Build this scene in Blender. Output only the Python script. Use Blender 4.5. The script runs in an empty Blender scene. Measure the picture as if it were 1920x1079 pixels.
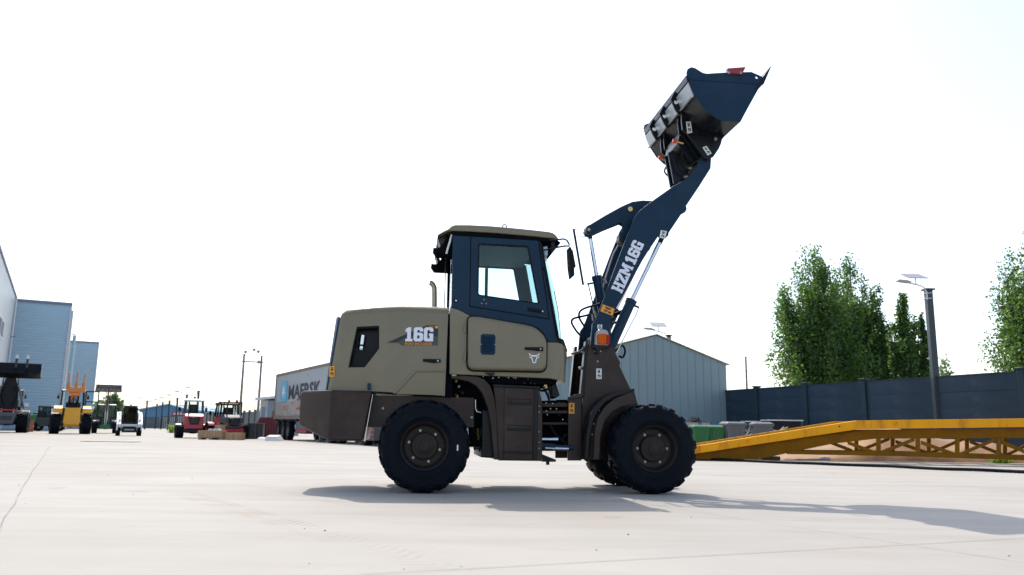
import bpy, bmesh, math, random
import numpy as np
from mathutils import Vector, Matrix
from mathutils.geometry import delaunay_2d_cdt
R_ = math.radians
scn = bpy.context.scene
COL = scn.collection

# ------------------------------------------------------------------ camera
FPX = 1493.0                     # focal length in pixels of the 1920 wide frame
CAM_H = 0.6645
PITCH = math.atan((807.0 - 539.5) / FPX)
ROLL = 0.0136
FW = Vector((0, math.cos(PITCH), math.sin(PITCH)))
_r0 = Vector((1, 0, 0)); _u0 = Vector((0, -math.sin(PITCH), math.cos(PITCH)))
RT = math.cos(ROLL) * _r0 + math.sin(ROLL) * _u0
UP = -math.sin(ROLL) * _r0 + math.cos(ROLL) * _u0
CAMP = Vector((0, 0, CAM_H))
cd = bpy.data.cameras.new('camera'); cam = bpy.data.objects.new('camera', cd); COL.objects.link(cam)
cd.sensor_width = 36.0; cd.lens = 36.0 * FPX / 1920.0
cd.clip_start = 0.05; cd.clip_end = 3000
cd.dof.use_dof = True; cd.dof.focus_distance = 9.0; cd.dof.aperture_fstop = 2.6
mw = Matrix((RT, UP, -FW)).transposed().to_4x4(); mw.translation = CAMP
cam.matrix_world = mw
scn.camera = cam

# ------------------------------------------------------------------ light
SUN_TO = Vector((-0.76, 1.82, 2.85)).normalized()      # towards the sun: behind the loader, a little left
EL = math.asin(SUN_TO.z); AZ = math.atan2(SUN_TO.x, SUN_TO.y)
w = bpy.data.worlds.new('World'); scn.world = w; w.use_nodes = True
nt = w.node_tree; nt.nodes.clear()
sky = nt.nodes.new('ShaderNodeTexSky'); sky.sky_type = 'NISHITA'; sky.sun_disc = False
sky.sun_elevation = EL; sky.sun_rotation = AZ
sky.altitude = 0; sky.air_density = 1.0; sky.dust_density = 2.0; sky.ozone_density = 1.2
hs = nt.nodes.new('ShaderNodeHueSaturation'); hs.inputs['Saturation'].default_value = 0.78
bg = nt.nodes.new('ShaderNodeBackground'); bg.inputs['Strength'].default_value = 0.15
wo = nt.nodes.new('ShaderNodeOutputWorld')
nt.links.new(sky.outputs[0], hs.inputs['Color']); nt.links.new(hs.outputs[0], bg.inputs['Color']); nt.links.new(bg.outputs[0], wo.inputs['Surface'])
sl = bpy.data.lights.new('sun', 'SUN'); sl.energy = 2.25; sl.angle = R_(0.6); sl.color = (1.0, 0.925, 0.825)
so = bpy.data.objects.new('sun', sl); COL.objects.link(so)
so.rotation_euler = (-SUN_TO).to_track_quat('-Z', 'Y').to_euler()
scn.view_settings.view_transform = 'Standard'; scn.view_settings.look = 'None'
scn.view_settings.gamma = 1.0; scn.view_settings.use_curve_mapping = False
scn.view_settings.exposure = 1.0
scn.cycles.max_bounces = 8; scn.cycles.transparent_max_bounces = 16
scn.cycles.use_denoising = True
scn.cycles.sample_clamp_indirect = 6.0

# ------------------------------------------------------------------ measuring helpers
def sm(path, k=5):
    P = [Vector(p) for p in path]; out = []
    for i in range(len(P) - 1):
        a, b, c, d = P[max(i - 1, 0)], P[i], P[i + 1], P[min(i + 2, len(P) - 1)]
        for j in range(k):
            t = j / k; out.append(0.5 * ((2 * b) + (c - a) * t + (2 * a - 5 * b + 4 * c - d) * t * t + (3 * b - a - 3 * c + d) * t ** 3))
    return out + [P[-1]]
def proj_x(P):
    d = Vector(P) - CAMP; return 960 + FPX * d.dot(RT) / d.dot(FW)
def ray(px, py): return FW + RT * ((px - 960.0) / FPX) + UP * ((539.5 - py) / FPX)
def at(px, py, D):
    """point of the place that lies at depth D (metres along world Y)"""
    r = ray(px, py); return CAMP + r * (D / r.y)
def gx(px, D): return at(px, 808, D).x
def zz(px, py, D): return at(px, py, D).z
YAW = R_(7.0)
MA = Vector((math.cos(YAW), math.sin(YAW), 0)); MB_ = Vector((-math.sin(YAW), math.cos(YAW), 0))
MO = Vector((-0.98479, 9.35523, 0))
def o1(px, py, Y):
    """loader-local (x, z) of a spot measured on the loader's plane y = Y"""
    r = ray(px, py); t = (MO + MB_ * Y - CAMP).dot(MB_) / r.dot(MB_); p = CAMP + r * t - MO
    return (p.dot(MA), p.z)
def oo(pts, Y): return [o1(x, y, Y) for x, y in pts]
def o3(px, py, Y):
    x, z = o1(px, py, Y); return Vector((x, Y, z))

# ------------------------------------------------------------------ materials
MATS = {}
def pm(name, col, rough=0.5, metal=0.0, var=0.12, scale=6.0, bump=0.0, bscale=40.0, coat=0.0, dirt=None, dirt_amt=0.0, stretch=None, spec=0.5, dscale=None, dlo=0.46):
    col = tuple(c * 0.92 for c in col); m = bpy.data.materials.new(name); m.use_nodes = True; MATS[name] = m
    n = m.node_tree; b = n.nodes['Principled BSDF']
    b.inputs['Roughness'].default_value = rough; b.inputs['Metallic'].default_value = metal
    b.inputs['Coat Weight'].default_value = coat; b.inputs['Coat Roughness'].default_value = 0.12
    b.inputs['Specular IOR Level'].default_value = spec
    tc = n.nodes.new('ShaderNodeTexCoord'); mp = n.nodes.new('ShaderNodeMapping')
    n.links.new(tc.outputs['Object'], mp.inputs['Vector'])
    if stretch: mp.inputs['Scale'].default_value = stretch
    nz = n.nodes.new('ShaderNodeTexNoise'); nz.inputs['Scale'].default_value = scale; nz.inputs['Detail'].default_value = 6; nz.inputs['Roughness'].default_value = 0.62
    n.links.new(mp.outputs[0], nz.inputs['Vector'])
    rp = n.nodes.new('ShaderNodeValToRGB')
    lo = [c * (1 - var) for c in col]; hi = [min(1, c * (1 + var)) for c in col]
    rp.color_ramp.elements[0].position = 0.3; rp.color_ramp.elements[0].color = (*lo, 1)
    rp.color_ramp.elements[1].position = 0.7; rp.color_ramp.elements[1].color = (*hi, 1)
    n.links.new(nz.outputs['Fac'], rp.inputs['Fac'])
    out = rp.outputs['Color']
    if dirt:
        d = n.nodes.new('ShaderNodeTexNoise'); d.inputs['Scale'].default_value = dscale or scale * 0.5; d.inputs['Detail'].default_value = 9; d.inputs['Roughness'].default_value = 0.7
        n.links.new(mp.outputs[0], d.inputs['Vector'])
        r2 = n.nodes.new('ShaderNodeValToRGB'); r2.color_ramp.elements[0].position = dlo; r2.color_ramp.elements[1].position = dlo + 0.22
        r2.color_ramp.elements[1].color = (dirt_amt, dirt_amt, dirt_amt, 1)
        n.links.new(d.outputs['Fac'], r2.inputs['Fac'])
        mx = n.nodes.new('ShaderNodeMix'); mx.data_type = 'RGBA'
        n.links.new(r2.outputs['Color'], mx.inputs['Factor']); n.links.new(out, mx.inputs['A']); mx.inputs['B'].default_value = (*dirt, 1)
        out = mx.outputs['Result']
    n.links.new(out, b.inputs['Base Color'])
    rr = n.nodes.new('ShaderNodeMapRange'); rr.inputs['To Min'].default_value = max(0.03, rough - 0.09); rr.inputs['To Max'].default_value = min(1, rough + 0.12)
    n.links.new(nz.outputs['Fac'], rr.inputs['Value']); n.links.new(rr.outputs[0], b.inputs['Roughness'])
    if bump:
        bn = n.nodes.new('ShaderNodeTexNoise'); bn.inputs['Scale'].default_value = bscale; bn.inputs['Detail'].default_value = 4
        n.links.new(mp.outputs[0], bn.inputs['Vector'])
        bp = n.nodes.new('ShaderNodeBump'); bp.inputs['Strength'].default_value = bump; bp.inputs['Distance'].default_value = 0.01
        n.links.new(bn.outputs['Fac'], bp.inputs['Height']); n.links.new(bp.outputs[0], b.inputs['Normal'])
    return m
def glass_mat(name, tint, refl=1.0, rough=0.02):
    m = bpy.data.materials.new(name); m.use_nodes = True; n = m.node_tree; n.nodes.clear()
    out = n.nodes.new('ShaderNodeOutputMaterial'); t = n.nodes.new('ShaderNodeBsdfTransparent'); g = n.nodes.new('ShaderNodeBsdfGlossy')
    t.inputs['Color'].default_value = (*tint, 1); g.inputs['Roughness'].default_value = rough
    fr = n.nodes.new('ShaderNodeFresnel'); fr.inputs['IOR'].default_value = 1.35
    ml = n.nodes.new('ShaderNodeMath'); ml.operation = 'MULTIPLY'; ml.inputs[1].default_value = refl
    mx = n.nodes.new('ShaderNodeMixShader')
    n.links.new(fr.outputs[0], ml.inputs[0]); n.links.new(ml.outputs[0], mx.inputs['Fac']); n.links.new(t.outputs[0], mx.inputs[1]); n.links.new(g.outputs[0], mx.inputs[2]); n.links.new(mx.outputs[0], out.inputs['Surface'])
    MATS[name] = m; return m
def leaf_mat(name, col, tr):
    m = bpy.data.materials.new(name); m.use_nodes = True; n = m.node_tree; n.nodes.clear()
    out = n.nodes.new('ShaderNodeOutputMaterial'); d = n.nodes.new('ShaderNodeBsdfPrincipled'); t = n.nodes.new('ShaderNodeBsdfTranslucent'); mx = n.nodes.new('ShaderNodeMixShader')
    d.inputs['Roughness'].default_value = 0.5
    g = n.nodes.new('ShaderNodeNewGeometry'); 
    rp = n.nodes.new('ShaderNodeValToRGB'); rp.color_ramp.elements[0].color = (*[c * 0.6 for c in col], 1); rp.color_ramp.elements[1].color = (*[c * 1.45 for c in col], 1)
    r2 = n.nodes.new('ShaderNodeValToRGB'); r2.color_ramp.elements[0].color = (*[c * 0.6 for c in tr], 1); r2.color_ramp.elements[1].color = (*[c * 1.4 for c in tr], 1)
    n.links.new(g.outputs['Random Per Island'], rp.inputs['Fac']); n.links.new(g.outputs['Random Per Island'], r2.inputs['Fac'])
    n.links.new(rp.outputs[0], d.inputs['Base Color']); n.links.new(r2.outputs[0], t.inputs['Color'])
    mx.inputs['Fac'].default_value = 0.45
    n.links.new(d.outputs[0], mx.inputs[1]); n.links.new(t.outputs[0], mx.inputs[2]); n.links.new(mx.outputs[0], out.inputs['Surface'])
    MATS[name] = m; return m

DUST = (0.33, 0.29, 0.24)
pm('khaki', (0.176, 0.150, 0.090), 0.34, var=0.05, scale=2.5, coat=0.25, spec=0.4, bump=0.22, bscale=2.2, dirt=DUST, dirt_amt=0.07)
pm('navy', (0.0075, 0.030, 0.062), 0.40, var=0.12, scale=3, spec=0.16, bump=0.2, bscale=2.5, dirt=DUST, dirt_amt=0.015)
pm('brown', (0.031, 0.0185, 0.0165), 0.30, var=0.14, scale=4, spec=0.22, bump=0.2, bscale=3.0, dirt=DUST, dirt_amt=0.05)
pm('black_paint', (0.006, 0.008, 0.012), 0.28, var=0.15, scale=6, spec=0.20, dirt=DUST, dirt_amt=0.015)
pm('matte_black', (0.006, 0.007, 0.009), 0.9, var=0.2, scale=9, spec=0.0)
pm('black_rubber', (0.006, 0.008, 0.011), 0.6, var=0.2, scale=9, spec=0.15)
pm('tyre_rubber', (0.0035, 0.0065, 0.011), 0.55, var=0.25, scale=7, bump=0.25, bscale=60, dirt=(0.10, 0.085, 0.07), dirt_amt=0.03, spec=0.09)
pm('rim_paint', (0.020, 0.0145, 0.0135), 0.42, var=0.15, scale=9, spec=0.2, dirt=DUST, dirt_amt=0.03)
pm('dark_steel', (0.03, 0.03, 0.035), 0.45, 0.6, var=0.2, scale=12)
pm('chrome', (0.62, 0.66, 0.72), 0.14, 1.0, var=0.03)
pm('bolt_zinc', (0.34, 0.335, 0.31), 0.42, 0.9, var=0.1, scale=40)
pm('exhaust_steel', (0.36, 0.29, 0.20), 0.32, 0.9, var=0.2, scale=9)
pm('white_print', (0.78, 0.80, 0.90), 0.45, var=0.02)
pm('sticker_orange', (0.80, 0.33, 0.01), 0.45, var=0.04)
pm('sticker_white', (0.72, 0.75, 0.72), 0.45, var=0.04)
pm('print_black', (0.01, 0.012, 0.015), 0.45, var=0.05)
pm('print_orange', (0.75, 0.28, 0.02), 0.5, var=0.04)
pm('print_olive', (0.055, 0.055, 0.04), 0.45, var=0.04)
pm('lens_orange', (0.62, 0.10, 0.002), 0.35, var=0.1, spec=0.15)
pm('lens_red', (0.42, 0.008, 0.006), 0.3, var=0.05, spec=0.2)
pm('lamp_white', (0.33, 0.33, 0.34), 0.25, var=0.04, coat=0.4)
pm('mirror_silver', (0.8, 0.8, 0.82), 0.05, 1.0, var=0.01)
pm('red_paint', (0.26, 0.012, 0.022), 0.38, var=0.08, coat=0.2)
pm('copper_red', (0.62, 0.07, 0.04), 0.35, var=0.1)
pm('brass', (0.60, 0.42, 0.18), 0.3, 0.9, var=0.1)
pm('headliner', (0.045, 0.115, 0.15), 0.7, var=0.06)
pm('seat_cloth', (0.02, 0.022, 0.026), 0.8, var=0.15)
glass_mat('cab_glass', (0.88, 0.965, 0.97), 0.8); glass_mat('clear_glass', (0.66, 0.90, 0.87), 0.45)
glass_mat('dark_glass', (0.25, 0.36, 0.40), 1.6)

# ------------------------------------------------------------------ mesh builder
class M:
    def __init__(s): s.v = []; s.f = []
    def add(s, vs, fs):
        b = len(s.v); s.v += [tuple(p) for p in vs]; s.f += [tuple(i + b for i in f) for f in fs]; return s
    def box(s, x0, x1, y0, y1, z0, z1):
        return s.add([(x0, y0, z0), (x1, y0, z0), (x1, y1, z0), (x0, y1, z0), (x0, y0, z1), (x1, y0, z1), (x1, y1, z1), (x0, y1, z1)],
                     [(0, 3, 2, 1), (4, 5, 6, 7), (0, 1, 5, 4), (1, 2, 6, 5), (2, 3, 7, 6), (3, 0, 4, 7)])
    def prism(s, pts, a, b, axis='y'):
        n = len(pts)
        def P(p, t): return (p[0], t, p[1]) if axis == 'y' else ((t, p[0], p[1]) if axis == 'x' else (p[0], p[1], t))
        return s.add([P(p, a) for p in pts] + [P(p, b) for p in pts],
                     [tuple(range(n)), tuple(range(2 * n - 1, n - 1, -1))] + [(i, n + i, n + (i + 1) % n, (i + 1) % n) for i in range(n)])
    def plate(s, outer, holes, a, b, axis='y'):
        loops = [outer] + list(holes); flat = [p for l in loops for p in l]; n = len(flat)
        ed = []; q = 0
        for l in loops:
            ed += [(q + i, q + (i + 1) % len(l)) for i in range(len(l))]; q += len(l)
        r = delaunay_2d_cdt([Vector((p[0], p[1])) for p in flat], ed, [], 1, 1e-7); back = [o[0] if o else 0 for o in r[3]]; tris = [[back[i] for i in f] for f in r[2]]
        def inside(x, y, l):
            c = False
            for i in range(len(l)):
                (x0, y0), (x1, y1) = l[i - 1], l[i]
                if (y0 > y) != (y1 > y) and x < (x1 - x0) * (y - y0) / (y1 - y0) + x0: c = not c
            return c
        cen = [(sum(flat[i][0] for i in t) / 3, sum(flat[i][1] for i in t) / 3) for t in tris]
        tris = [t for t, c in zip(tris, cen) if inside(*c, outer) and not any(inside(*c, h) for h in holes)]
        def P(p, t): return (p[0], t, p[1]) if axis == 'y' else ((t, p[0], p[1]) if axis == 'x' else (p[0], p[1], t))
        fs = [tuple(t) for t in tris] + [tuple(i + n for i in t) for t in tris]; b0 = 0
        for l in loops:
            m = len(l)
            for i in range(m): fs.append((b0 + i, b0 + (i + 1) % m, n + b0 + (i + 1) % m, n + b0 + i))
            b0 += m
        return s.add([P(p, a) for p in flat] + [P(p, b) for p in flat], fs)
    def tube(s, path, r, n=8, cap=True):
        P = [Vector(p) for p in path]; k = len(P); rs = r if isinstance(r, (list, tuple)) else [r] * k
        T = [((P[min(i + 1, k - 1)] - P[max(i - 1, 0)])).normalized() for i in range(k)]
        up = Vector((0, 0, 1)) if abs(T[0].z) < 0.9 else Vector((1, 0, 0))
        u = T[0].cross(up).normalized(); vs = []; fs = []
        for i in range(k):
            u = (u - T[i] * u.dot(T[i])).normalized(); q = T[i].cross(u)
            for j in range(n):
                a = 2 * math.pi * j / n; vs.append(P[i] + (u * math.cos(a) + q * math.sin(a)) * rs[i])
        for i in range(k - 1):
            for j in range(n): fs.append((i * n + j, i * n + (j + 1) % n, (i + 1) * n + (j + 1) % n, (i + 1) * n + j))
        if cap: fs.append(tuple(range(n - 1, -1, -1))); fs.append(tuple(range((k - 1) * n, k * n)))
        return s.add(vs, fs)
    def cyl(s, p0, p1, r, r1=None, n=16): return s.tube([p0, p1], [r, r if r1 is None else r1], n)
    def bar(s, p0, p1, w, d):
        """square bar of section w x d between two points"""
        p0 = Vector(p0); p1 = Vector(p1); t = (p1 - p0).normalized()
        u = t.cross(Vector((0, 1, 0))); u = (u if u.length > 1e-3 else t.cross(Vector((1, 0, 0)))).normalized(); q = t.cross(u)
        vs = [p + u * (a * w / 2) + q * (b * d / 2) for p in (p0, p1) for a, b in ((-1, -1), (1, -1), (1, 1), (-1, 1))]
        return s.add(vs, [(0, 3, 2, 1), (4, 5, 6, 7), (0, 1, 5, 4), (1, 2, 6, 5), (2, 3, 7, 6), (3, 0, 4, 7)])
    def lathe(s, prof, n=32, c=(0, 0, 0)):
        """profile of (radius, y) turned about the y axis through c"""
        vs = []; fs = []; k = len(prof)
        for r, y in prof:
            for j in range(n):
                a = 2 * math.pi * j / n; vs.append((c[0] + max(r, 1e-4) * math.cos(a), c[1] + y, c[2] + max(r, 1e-4) * math.sin(a)))
        for i in range(k - 1):
            for j in range(n): fs.append((i * n + j, i * n + (j + 1) % n, (i + 1) * n + (j + 1) % n, (i + 1) * n + j))
        return s.add(vs, fs)
    def loft(s, rings, cap=True):
        n = len(rings[0]); vs = [p for r in rings for p in r]; fs = []
        for i in range(len(rings) - 1):
            for j in range(n): fs.append((i * n + j, i * n + (j + 1) % n, (i + 1) * n + (j + 1) % n, (i + 1) * n + j))
        if cap: fs.append(tuple(range(n))); fs.append(tuple(range((len(rings) - 1) * n, len(rings) * n)))
        return s.add(vs, fs)
    def xform(s, m): s.v = [tuple(m @ Vector(p)) for p in s.v]; return s
    def mesh(s, name, sharp=32, recalc=True):
        me = bpy.data.meshes.new(name); me.from_pydata(s.v, [], s.f); me.update()
        if recalc:
            bm = bmesh.new(); bm.from_mesh(me); bmesh.ops.recalc_face_normals(bm, faces=bm.faces); bm.to_mesh(me); bm.free()
        me.shade_smooth(); me.set_sharp_from_angle(angle=R_(sharp)); return me
    def build(s, name, mat, parent=None, bevel=0, seg=2, label=None, sharp=32, loc=None, rz=0):
        o = bpy.data.objects.new(name, s.mesh(name, sharp)); COL.objects.link(o)
        o.data.materials.append(MATS[mat] if isinstance(mat, str) else mat)
        if parent: o.parent = parent
        if loc is not None: o.location = loc
        if rz: o.rotation_euler.z = rz
        if bevel:
            b = o.modifiers.new('bevel', 'BEVEL'); b.width = bevel; b.segments = seg; b.limit_method = 'ANGLE'; b.angle_limit = R_(35); b.harden_normals = False
        if label: o['label'] = label
        return o
def tag(o, label, cat, group=None):
    o['label'] = label; o['category'] = cat
    if group: o['group'] = group
    return o
def thing(name, label, cat, loc=(0, 0, 0), rz=0, group=None):
    e = bpy.data.objects.new(name, None); COL.objects.link(e); e.location = loc; e.rotation_euler.z = rz; e.empty_display_size = 0.2
    return tag(e, label, cat, group)
def inst(src, parent=None, loc=None, rot=None):
    c = src.copy(); COL.objects.link(c); c.parent = parent
    if loc is not None: c.location = loc
    if rot is not None: c.rotation_euler = rot
    return c
def roundpoly(pts, rad, seg=5):
    out = []; n = len(pts)
    for i in range(n):
        p = Vector(pts[i]); a = Vector(pts[i - 1]); b = Vector(pts[(i + 1) % n]); r = rad[i] if isinstance(rad, (list, tuple)) else rad
        u = (a - p); v = (b - p); r = min(r, u.length * 0.48, v.length * 0.48); p0 = p + u.normalized() * r; p1 = p + v.normalized() * r
        for k in range(seg + 1):
            t = k / seg; out.append(tuple(p0 * (1 - t) ** 2 + p * (2 * t * (1 - t)) + p1 * t * t))
    return out
def circ(cx, cz, r, n=14): return [(cx + r * math.cos(2 * math.pi * i / n), cz + r * math.sin(2 * math.pi * i / n)) for i in range(n)]
def ribbon(pts, wd):
    """outline of a flat stroke"""
    P = [Vector(p) for p in pts]; L = []; Rr = []
    for i, p in enumerate(P):
        t = (P[min(i + 1, len(P) - 1)] - P[max(i - 1, 0)]).normalized(); q = Vector((-t.y, t.x)) * wd / 2
        L.append(tuple(p + q)); Rr.append(tuple(p - q))
    return L + Rr[::-1]
GL = {
 '1': (6, [[(0.5,0),(5.8,0),(5.8,1.8),(4.5,1.8),(4.5,10),(2.6,10),(0.5,8.6),(0.5,6.7),(1.8,6.7),(1.8,1.8),(0.5,1.8)]]),
 '6': (7, [[(1.2,0),(5.8,0),(7,1.2),(7,5.0),(5.8,6.2),(2.6,6.2),(2.6,7.6),(3.0,8),(4.1,8),(4.5,7.6),(4.5,7.0),(7,7.0),(7,8.8),(5.8,10),(1.2,10),(0,8.8),(0,1.2)], [(2.6,2.3),(2.9,2),(4.1,2),(4.4,2.3),(4.4,3.9),(4.1,4.2),(2.6,4.2)]]),
 'G': (7, [[(1.2,0),(7,0),(7,5.6),(3.8,5.6),(3.8,3.9),(4.4,3.9),(4.4,2.0),(3.0,2.0),(2.6,2.4),(2.6,7.6),(3.0,8),(4.1,8),(4.5,7.6),(4.5,6.8),(7,6.8),(7,8.8),(5.8,10),(1.2,10),(0,8.8),(0,1.2)]]),
 'H': (8, [[(0,0),(3.4,0),(3.4,1.6),(3,1.6),(3,4.2),(5,4.2),(5,1.6),(4.6,1.6),(4.6,0),(8,0),(8,1.6),(7.4,1.6),(7.4,8.4),(8,8.4),(8,10),(4.6,10),(4.6,8.4),(5,8.4),(5,5.9),(3,5.9),(3,8.4),(3.4,8.4),(3.4,10),(0,10),(0,8.4),(.6,8.4),(.6,1.6),(0,1.6)]]),
 'Z': (7, [[(0,0),(7,0),(7,3.2),(5.2,3.2),(5.2,2),(3.1,2),(7,7.8),(7,10),(0.2,10),(0.2,7),(2,7),(2,8),(3.9,8),(0,2.2)]]),
 'M': (9.6, [[(0,0),(3.2,0),(3.2,1.6),(2.7,1.6),(2.7,5.6),(4.2,2.0),(5.4,2.0),(6.9,5.6),(6.9,1.6),(6.4,1.6),(6.4,0),(9.6,0),(9.6,1.6),(9,1.6),(9,8.4),(9.6,8.4),(9.6,10),(6.6,10),(4.8,5.6),(3.0,10),(0,10),(0,8.4),(.6,8.4),(.6,1.6),(0,1.6)]]),
}
def slab_text(txt, org, end, upv, Y, t=0.003, gap=0.7):
    """block slab letters on the loader plane y=Y: baseline org..end, letters as high as upv"""
    adv = [1.3 if c == ' ' else GL[c][0] + gap for c in txt]; tot = sum(adv) - gap
    o = Vector(org); ex = (Vector(end) - o) / tot; ey = Vector(upv) / 10.0; m = M(); x = 0
    for c, a in zip(txt, adv):
        if c != ' ':
            loops = [[tuple(o + ex * (x + p[0]) + ey * p[1]) for p in l] for l in GL[c][1]]
            m.plate(loops[0], loops[1:], Y - t, Y)
        x += a
    return m
def font_text(txt, bold=0.0):
    """default-font text as 2-D triangles, 1 unit high"""
    c = bpy.data.curves.new('t', 'FONT'); c.body = txt; c.offset = bold; c.resolution_u = 2
    ob = bpy.data.objects.new('t', c); COL.objects.link(ob); dg = bpy.context.evaluated_depsgraph_get()
    me = ob.evaluated_get(dg).to_mesh(); vs = [(v.co.x, v.co.y) for v in me.vertices]; fs = [tuple(p.vertices) for p in me.polygons]
    ob.evaluated_get(dg).to_mesh_clear(); bpy.data.objects.remove(ob); bpy.data.curves.remove(c)
    x0 = min(v[0] for v in vs); x1 = max(v[0] for v in vs); y0 = min(v[1] for v in vs); y1 = max(v[1] for v in vs)
    return [((x - x0) / (x1 - x0), (y - y0) / (y1 - y0)) for x, y in vs], fs

# ================================================================== SETTING
def G(px, py):
    r = ray(px, py); t = -CAMP.z / r.z; return CAMP + r * t
def ground_material():
    m = bpy.data.materials.new('concrete'); m.use_nodes = True; n = m.node_tree; b = n.nodes['Principled BSDF']; L = n.links.new
    def N(t, **k):
        x = n.nodes.new(t)
        for a, v in k.items(): setattr(x, a, v)
        return x
    tc = N('ShaderNodeTexCoord')
    def noise(scale, detail, vec=None, rough=0.6):
        x = N('ShaderNodeTexNoise'); x.inputs['Scale'].default_value = scale; x.inputs['Detail'].default_value = detail; x.inputs['Roughness'].default_value = rough
        L(vec or tc.outputs['Object'], x.inputs['Vector']); return x.outputs['Fac']
    def ramp(f, p0, c0, p1, c1):
        x = N('ShaderNodeValToRGB'); e = x.color_ramp.elements; e[0].position = p0; e[0].color = (*c0, 1); e[1].position = p1; e[1].color = (*c1, 1); L(f, x.inputs['Fac']); return x.outputs['Color']
    def mix(f, a, bb, mode='MIX'):
        x = N('ShaderNodeMix', data_type='RGBA', blend_type=mode)
        if isinstance(f, float): x.inputs['Factor'].default_value = f
        else: L(f, x.inputs['Factor'])
        L(a, x.inputs['A'])
        if isinstance(bb, tuple): x.inputs['B'].default_value = (*bb, 1)
        else: L(bb, x.inputs['B'])
        return x.outputs['Result']
    def math_(op, a, bb=None):
        x = N('ShaderNodeMath', operation=op)
        for i, v in ((0, a), (1, bb)):
            if v is None: continue
            if isinstance(v, (int, float)): x.inputs[i].default_value = v
            else: L(v, x.inputs[i])
        return x.outputs[0]
    mp = N('ShaderNodeMapping'); mp.inputs['Rotation'].default_value = (0, 0, R_(-12)); mp.inputs['Scale'].default_value = (0.25, 1.6, 1); L(tc.outputs['Object'], mp.inputs['Vector'])
    base = ramp(noise(0.35, 7), 0.3, (0.455, 0.435, 0.40), 0.72, (0.55, 0.525, 0.485))
    c = mix(ramp(noise(1.1, 6, mp.outputs[0]), 0.45, (0, 0, 0), 0.72, (0.6, 0.6, 0.6)), base, (0.40, 0.375, 0.34))
    c = mix(ramp(noise(0.22, 5), 0.54, (0, 0, 0), 0.68, (0.5, 0.5, 0.5)), c, (0.46, 0.375, 0.29))          # sandy dust
    c = mix(ramp(noise(26, 4, None, 0.75), 0.60, (0, 0, 0), 0.74, (0.35, 0.35, 0.35)), c, (0.34, 0.32, 0.29))   # speckle
    c = mix(ramp(noise(2.6, 8, None, 0.72), 0.61, (0, 0, 0), 0.70, (0.32, 0.32, 0.32)), c, (0.36, 0.345, 0.325))
    mp2 = N('ShaderNodeMapping'); mp2.inputs['Rotation'].default_value = (0, 0, R_(28)); mp2.inputs['Scale'].default_value = (0.5, 2.2, 1); L(tc.outputs['Object'], mp2.inputs['Vector'])
    c = mix(ramp(noise(0.55, 9, mp2.outputs[0], 0.68), 0.56, (0, 0, 0), 0.70, (0.75, 0.75, 0.75)), c, (0.375, 0.35, 0.31))
    vo = N('ShaderNodeTexVoronoi'); vo.inputs['Scale'].default_value = 0.9; L(tc.outputs['Object'], vo.inputs['Vector'])
    c = mix(ramp(math_('ADD', vo.outputs['Distance'], math_('MULTIPLY', noise(7, 4), 0.25)), 0.16, (0.5, 0.5, 0.5), 0.24, (0, 0, 0)), c, (0.33, 0.31, 0.285))
    sep = N('ShaderNodeSeparateXYZ'); L(tc.outputs['Object'], sep.inputs[0])
    for (a, bpt, wd, st) in ((G(325, 920), G(1000, 1115), 0.17, 0.95), (G(1110 / 2.743, 1050), G(1500, 1150), 0.05, 0.2), (G(520, 918), G(705, 957), 0.12, 0.75)):
        d = (bpt - a); ln = d.length; d.normalize(); q = Vector((-d.y, d.x, 0))
        al = math_('ADD', math_('ADD', math_('MULTIPLY', sep.outputs[0], d.x), math_('MULTIPLY', sep.outputs[1], d.y)), -(a.dot(d)))
        ac = math_('ADD', math_('ADD', math_('MULTIPLY', sep.outputs[0], q.x), math_('MULTIPLY', sep.outputs[1], q.y)), -(a.dot(q)))
        aa = math_('ABSOLUTE', ac)
        chev = math_('SINE', math_('MULTIPLY', math_('ADD', al, math_('MULTIPLY', aa, 0.9)), 62.0))
        m1 = N('ShaderNodeMapRange'); m1.inputs['From Min'].default_value = wd; m1.inputs['From Max'].default_value = wd * 0.6; L(aa, m1.inputs['Value'])
        m2 = N('ShaderNodeMapRange'); m2.inputs['From Min'].default_value = 0.0; m2.inputs['From Max'].default_value = 0.5; L(al, m2.inputs['Value'])
        m3 = N('ShaderNodeMapRange'); m3.inputs['From Min'].default_value = ln; m3.inputs['From Max'].default_value = ln * 0.4; L(al, m3.inputs['Value'])
        m4 = N('ShaderNodeMapRange'); m4.inputs['From Min'].default_value = 0.0; m4.inputs['From Max'].default_value = 0.6; L(chev, m4.inputs['Value'])
        nn = N('ShaderNodeMapRange'); nn.inputs['From Min'].default_value = 0.40; nn.inputs['From Max'].default_value = 0.62; L(noise(3.0, 5), nn.inputs['Value'])
        f = math_('MULTIPLY', math_('MULTIPLY', m1.outputs[0], m2.outputs[0]), math_('MULTIPLY', m3.outputs[0], m4.outputs[0]))
        f = math_('MULTIPLY', math_('MULTIPLY', f, nn.outputs[0]), st)
        c = mix(f, c, (0.36, 0.29, 0.22))
    gain = N('ShaderNodeMix', data_type='RGBA', blend_type='MULTIPLY'); gain.inputs['Factor'].default_value = 1.0; L(c, gain.inputs['A']); gain.inputs['B'].default_value = (0.67, 0.664, 0.645, 1); c = gain.outputs['Result']
    L(c, b.inputs['Base Color']); b.inputs['Roughness'].default_value = 0.82; b.inputs['Specular IOR Level'].default_value = 0.3
    bp = N('ShaderNodeBump'); bp.inputs['Strength'].default_value = 0.25; bp.inputs['Distance'].default_value = 0.004; L(noise(60, 5), bp.inputs['Height']); L(bp.outputs[0], b.inputs['Normal'])
    return m
gm = M().add([(-1500, -60, 0), (1500, -60, 0), (1500, 2500, 0), (-1500, 2500, 0)], [(0, 1, 2, 3)])
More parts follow.
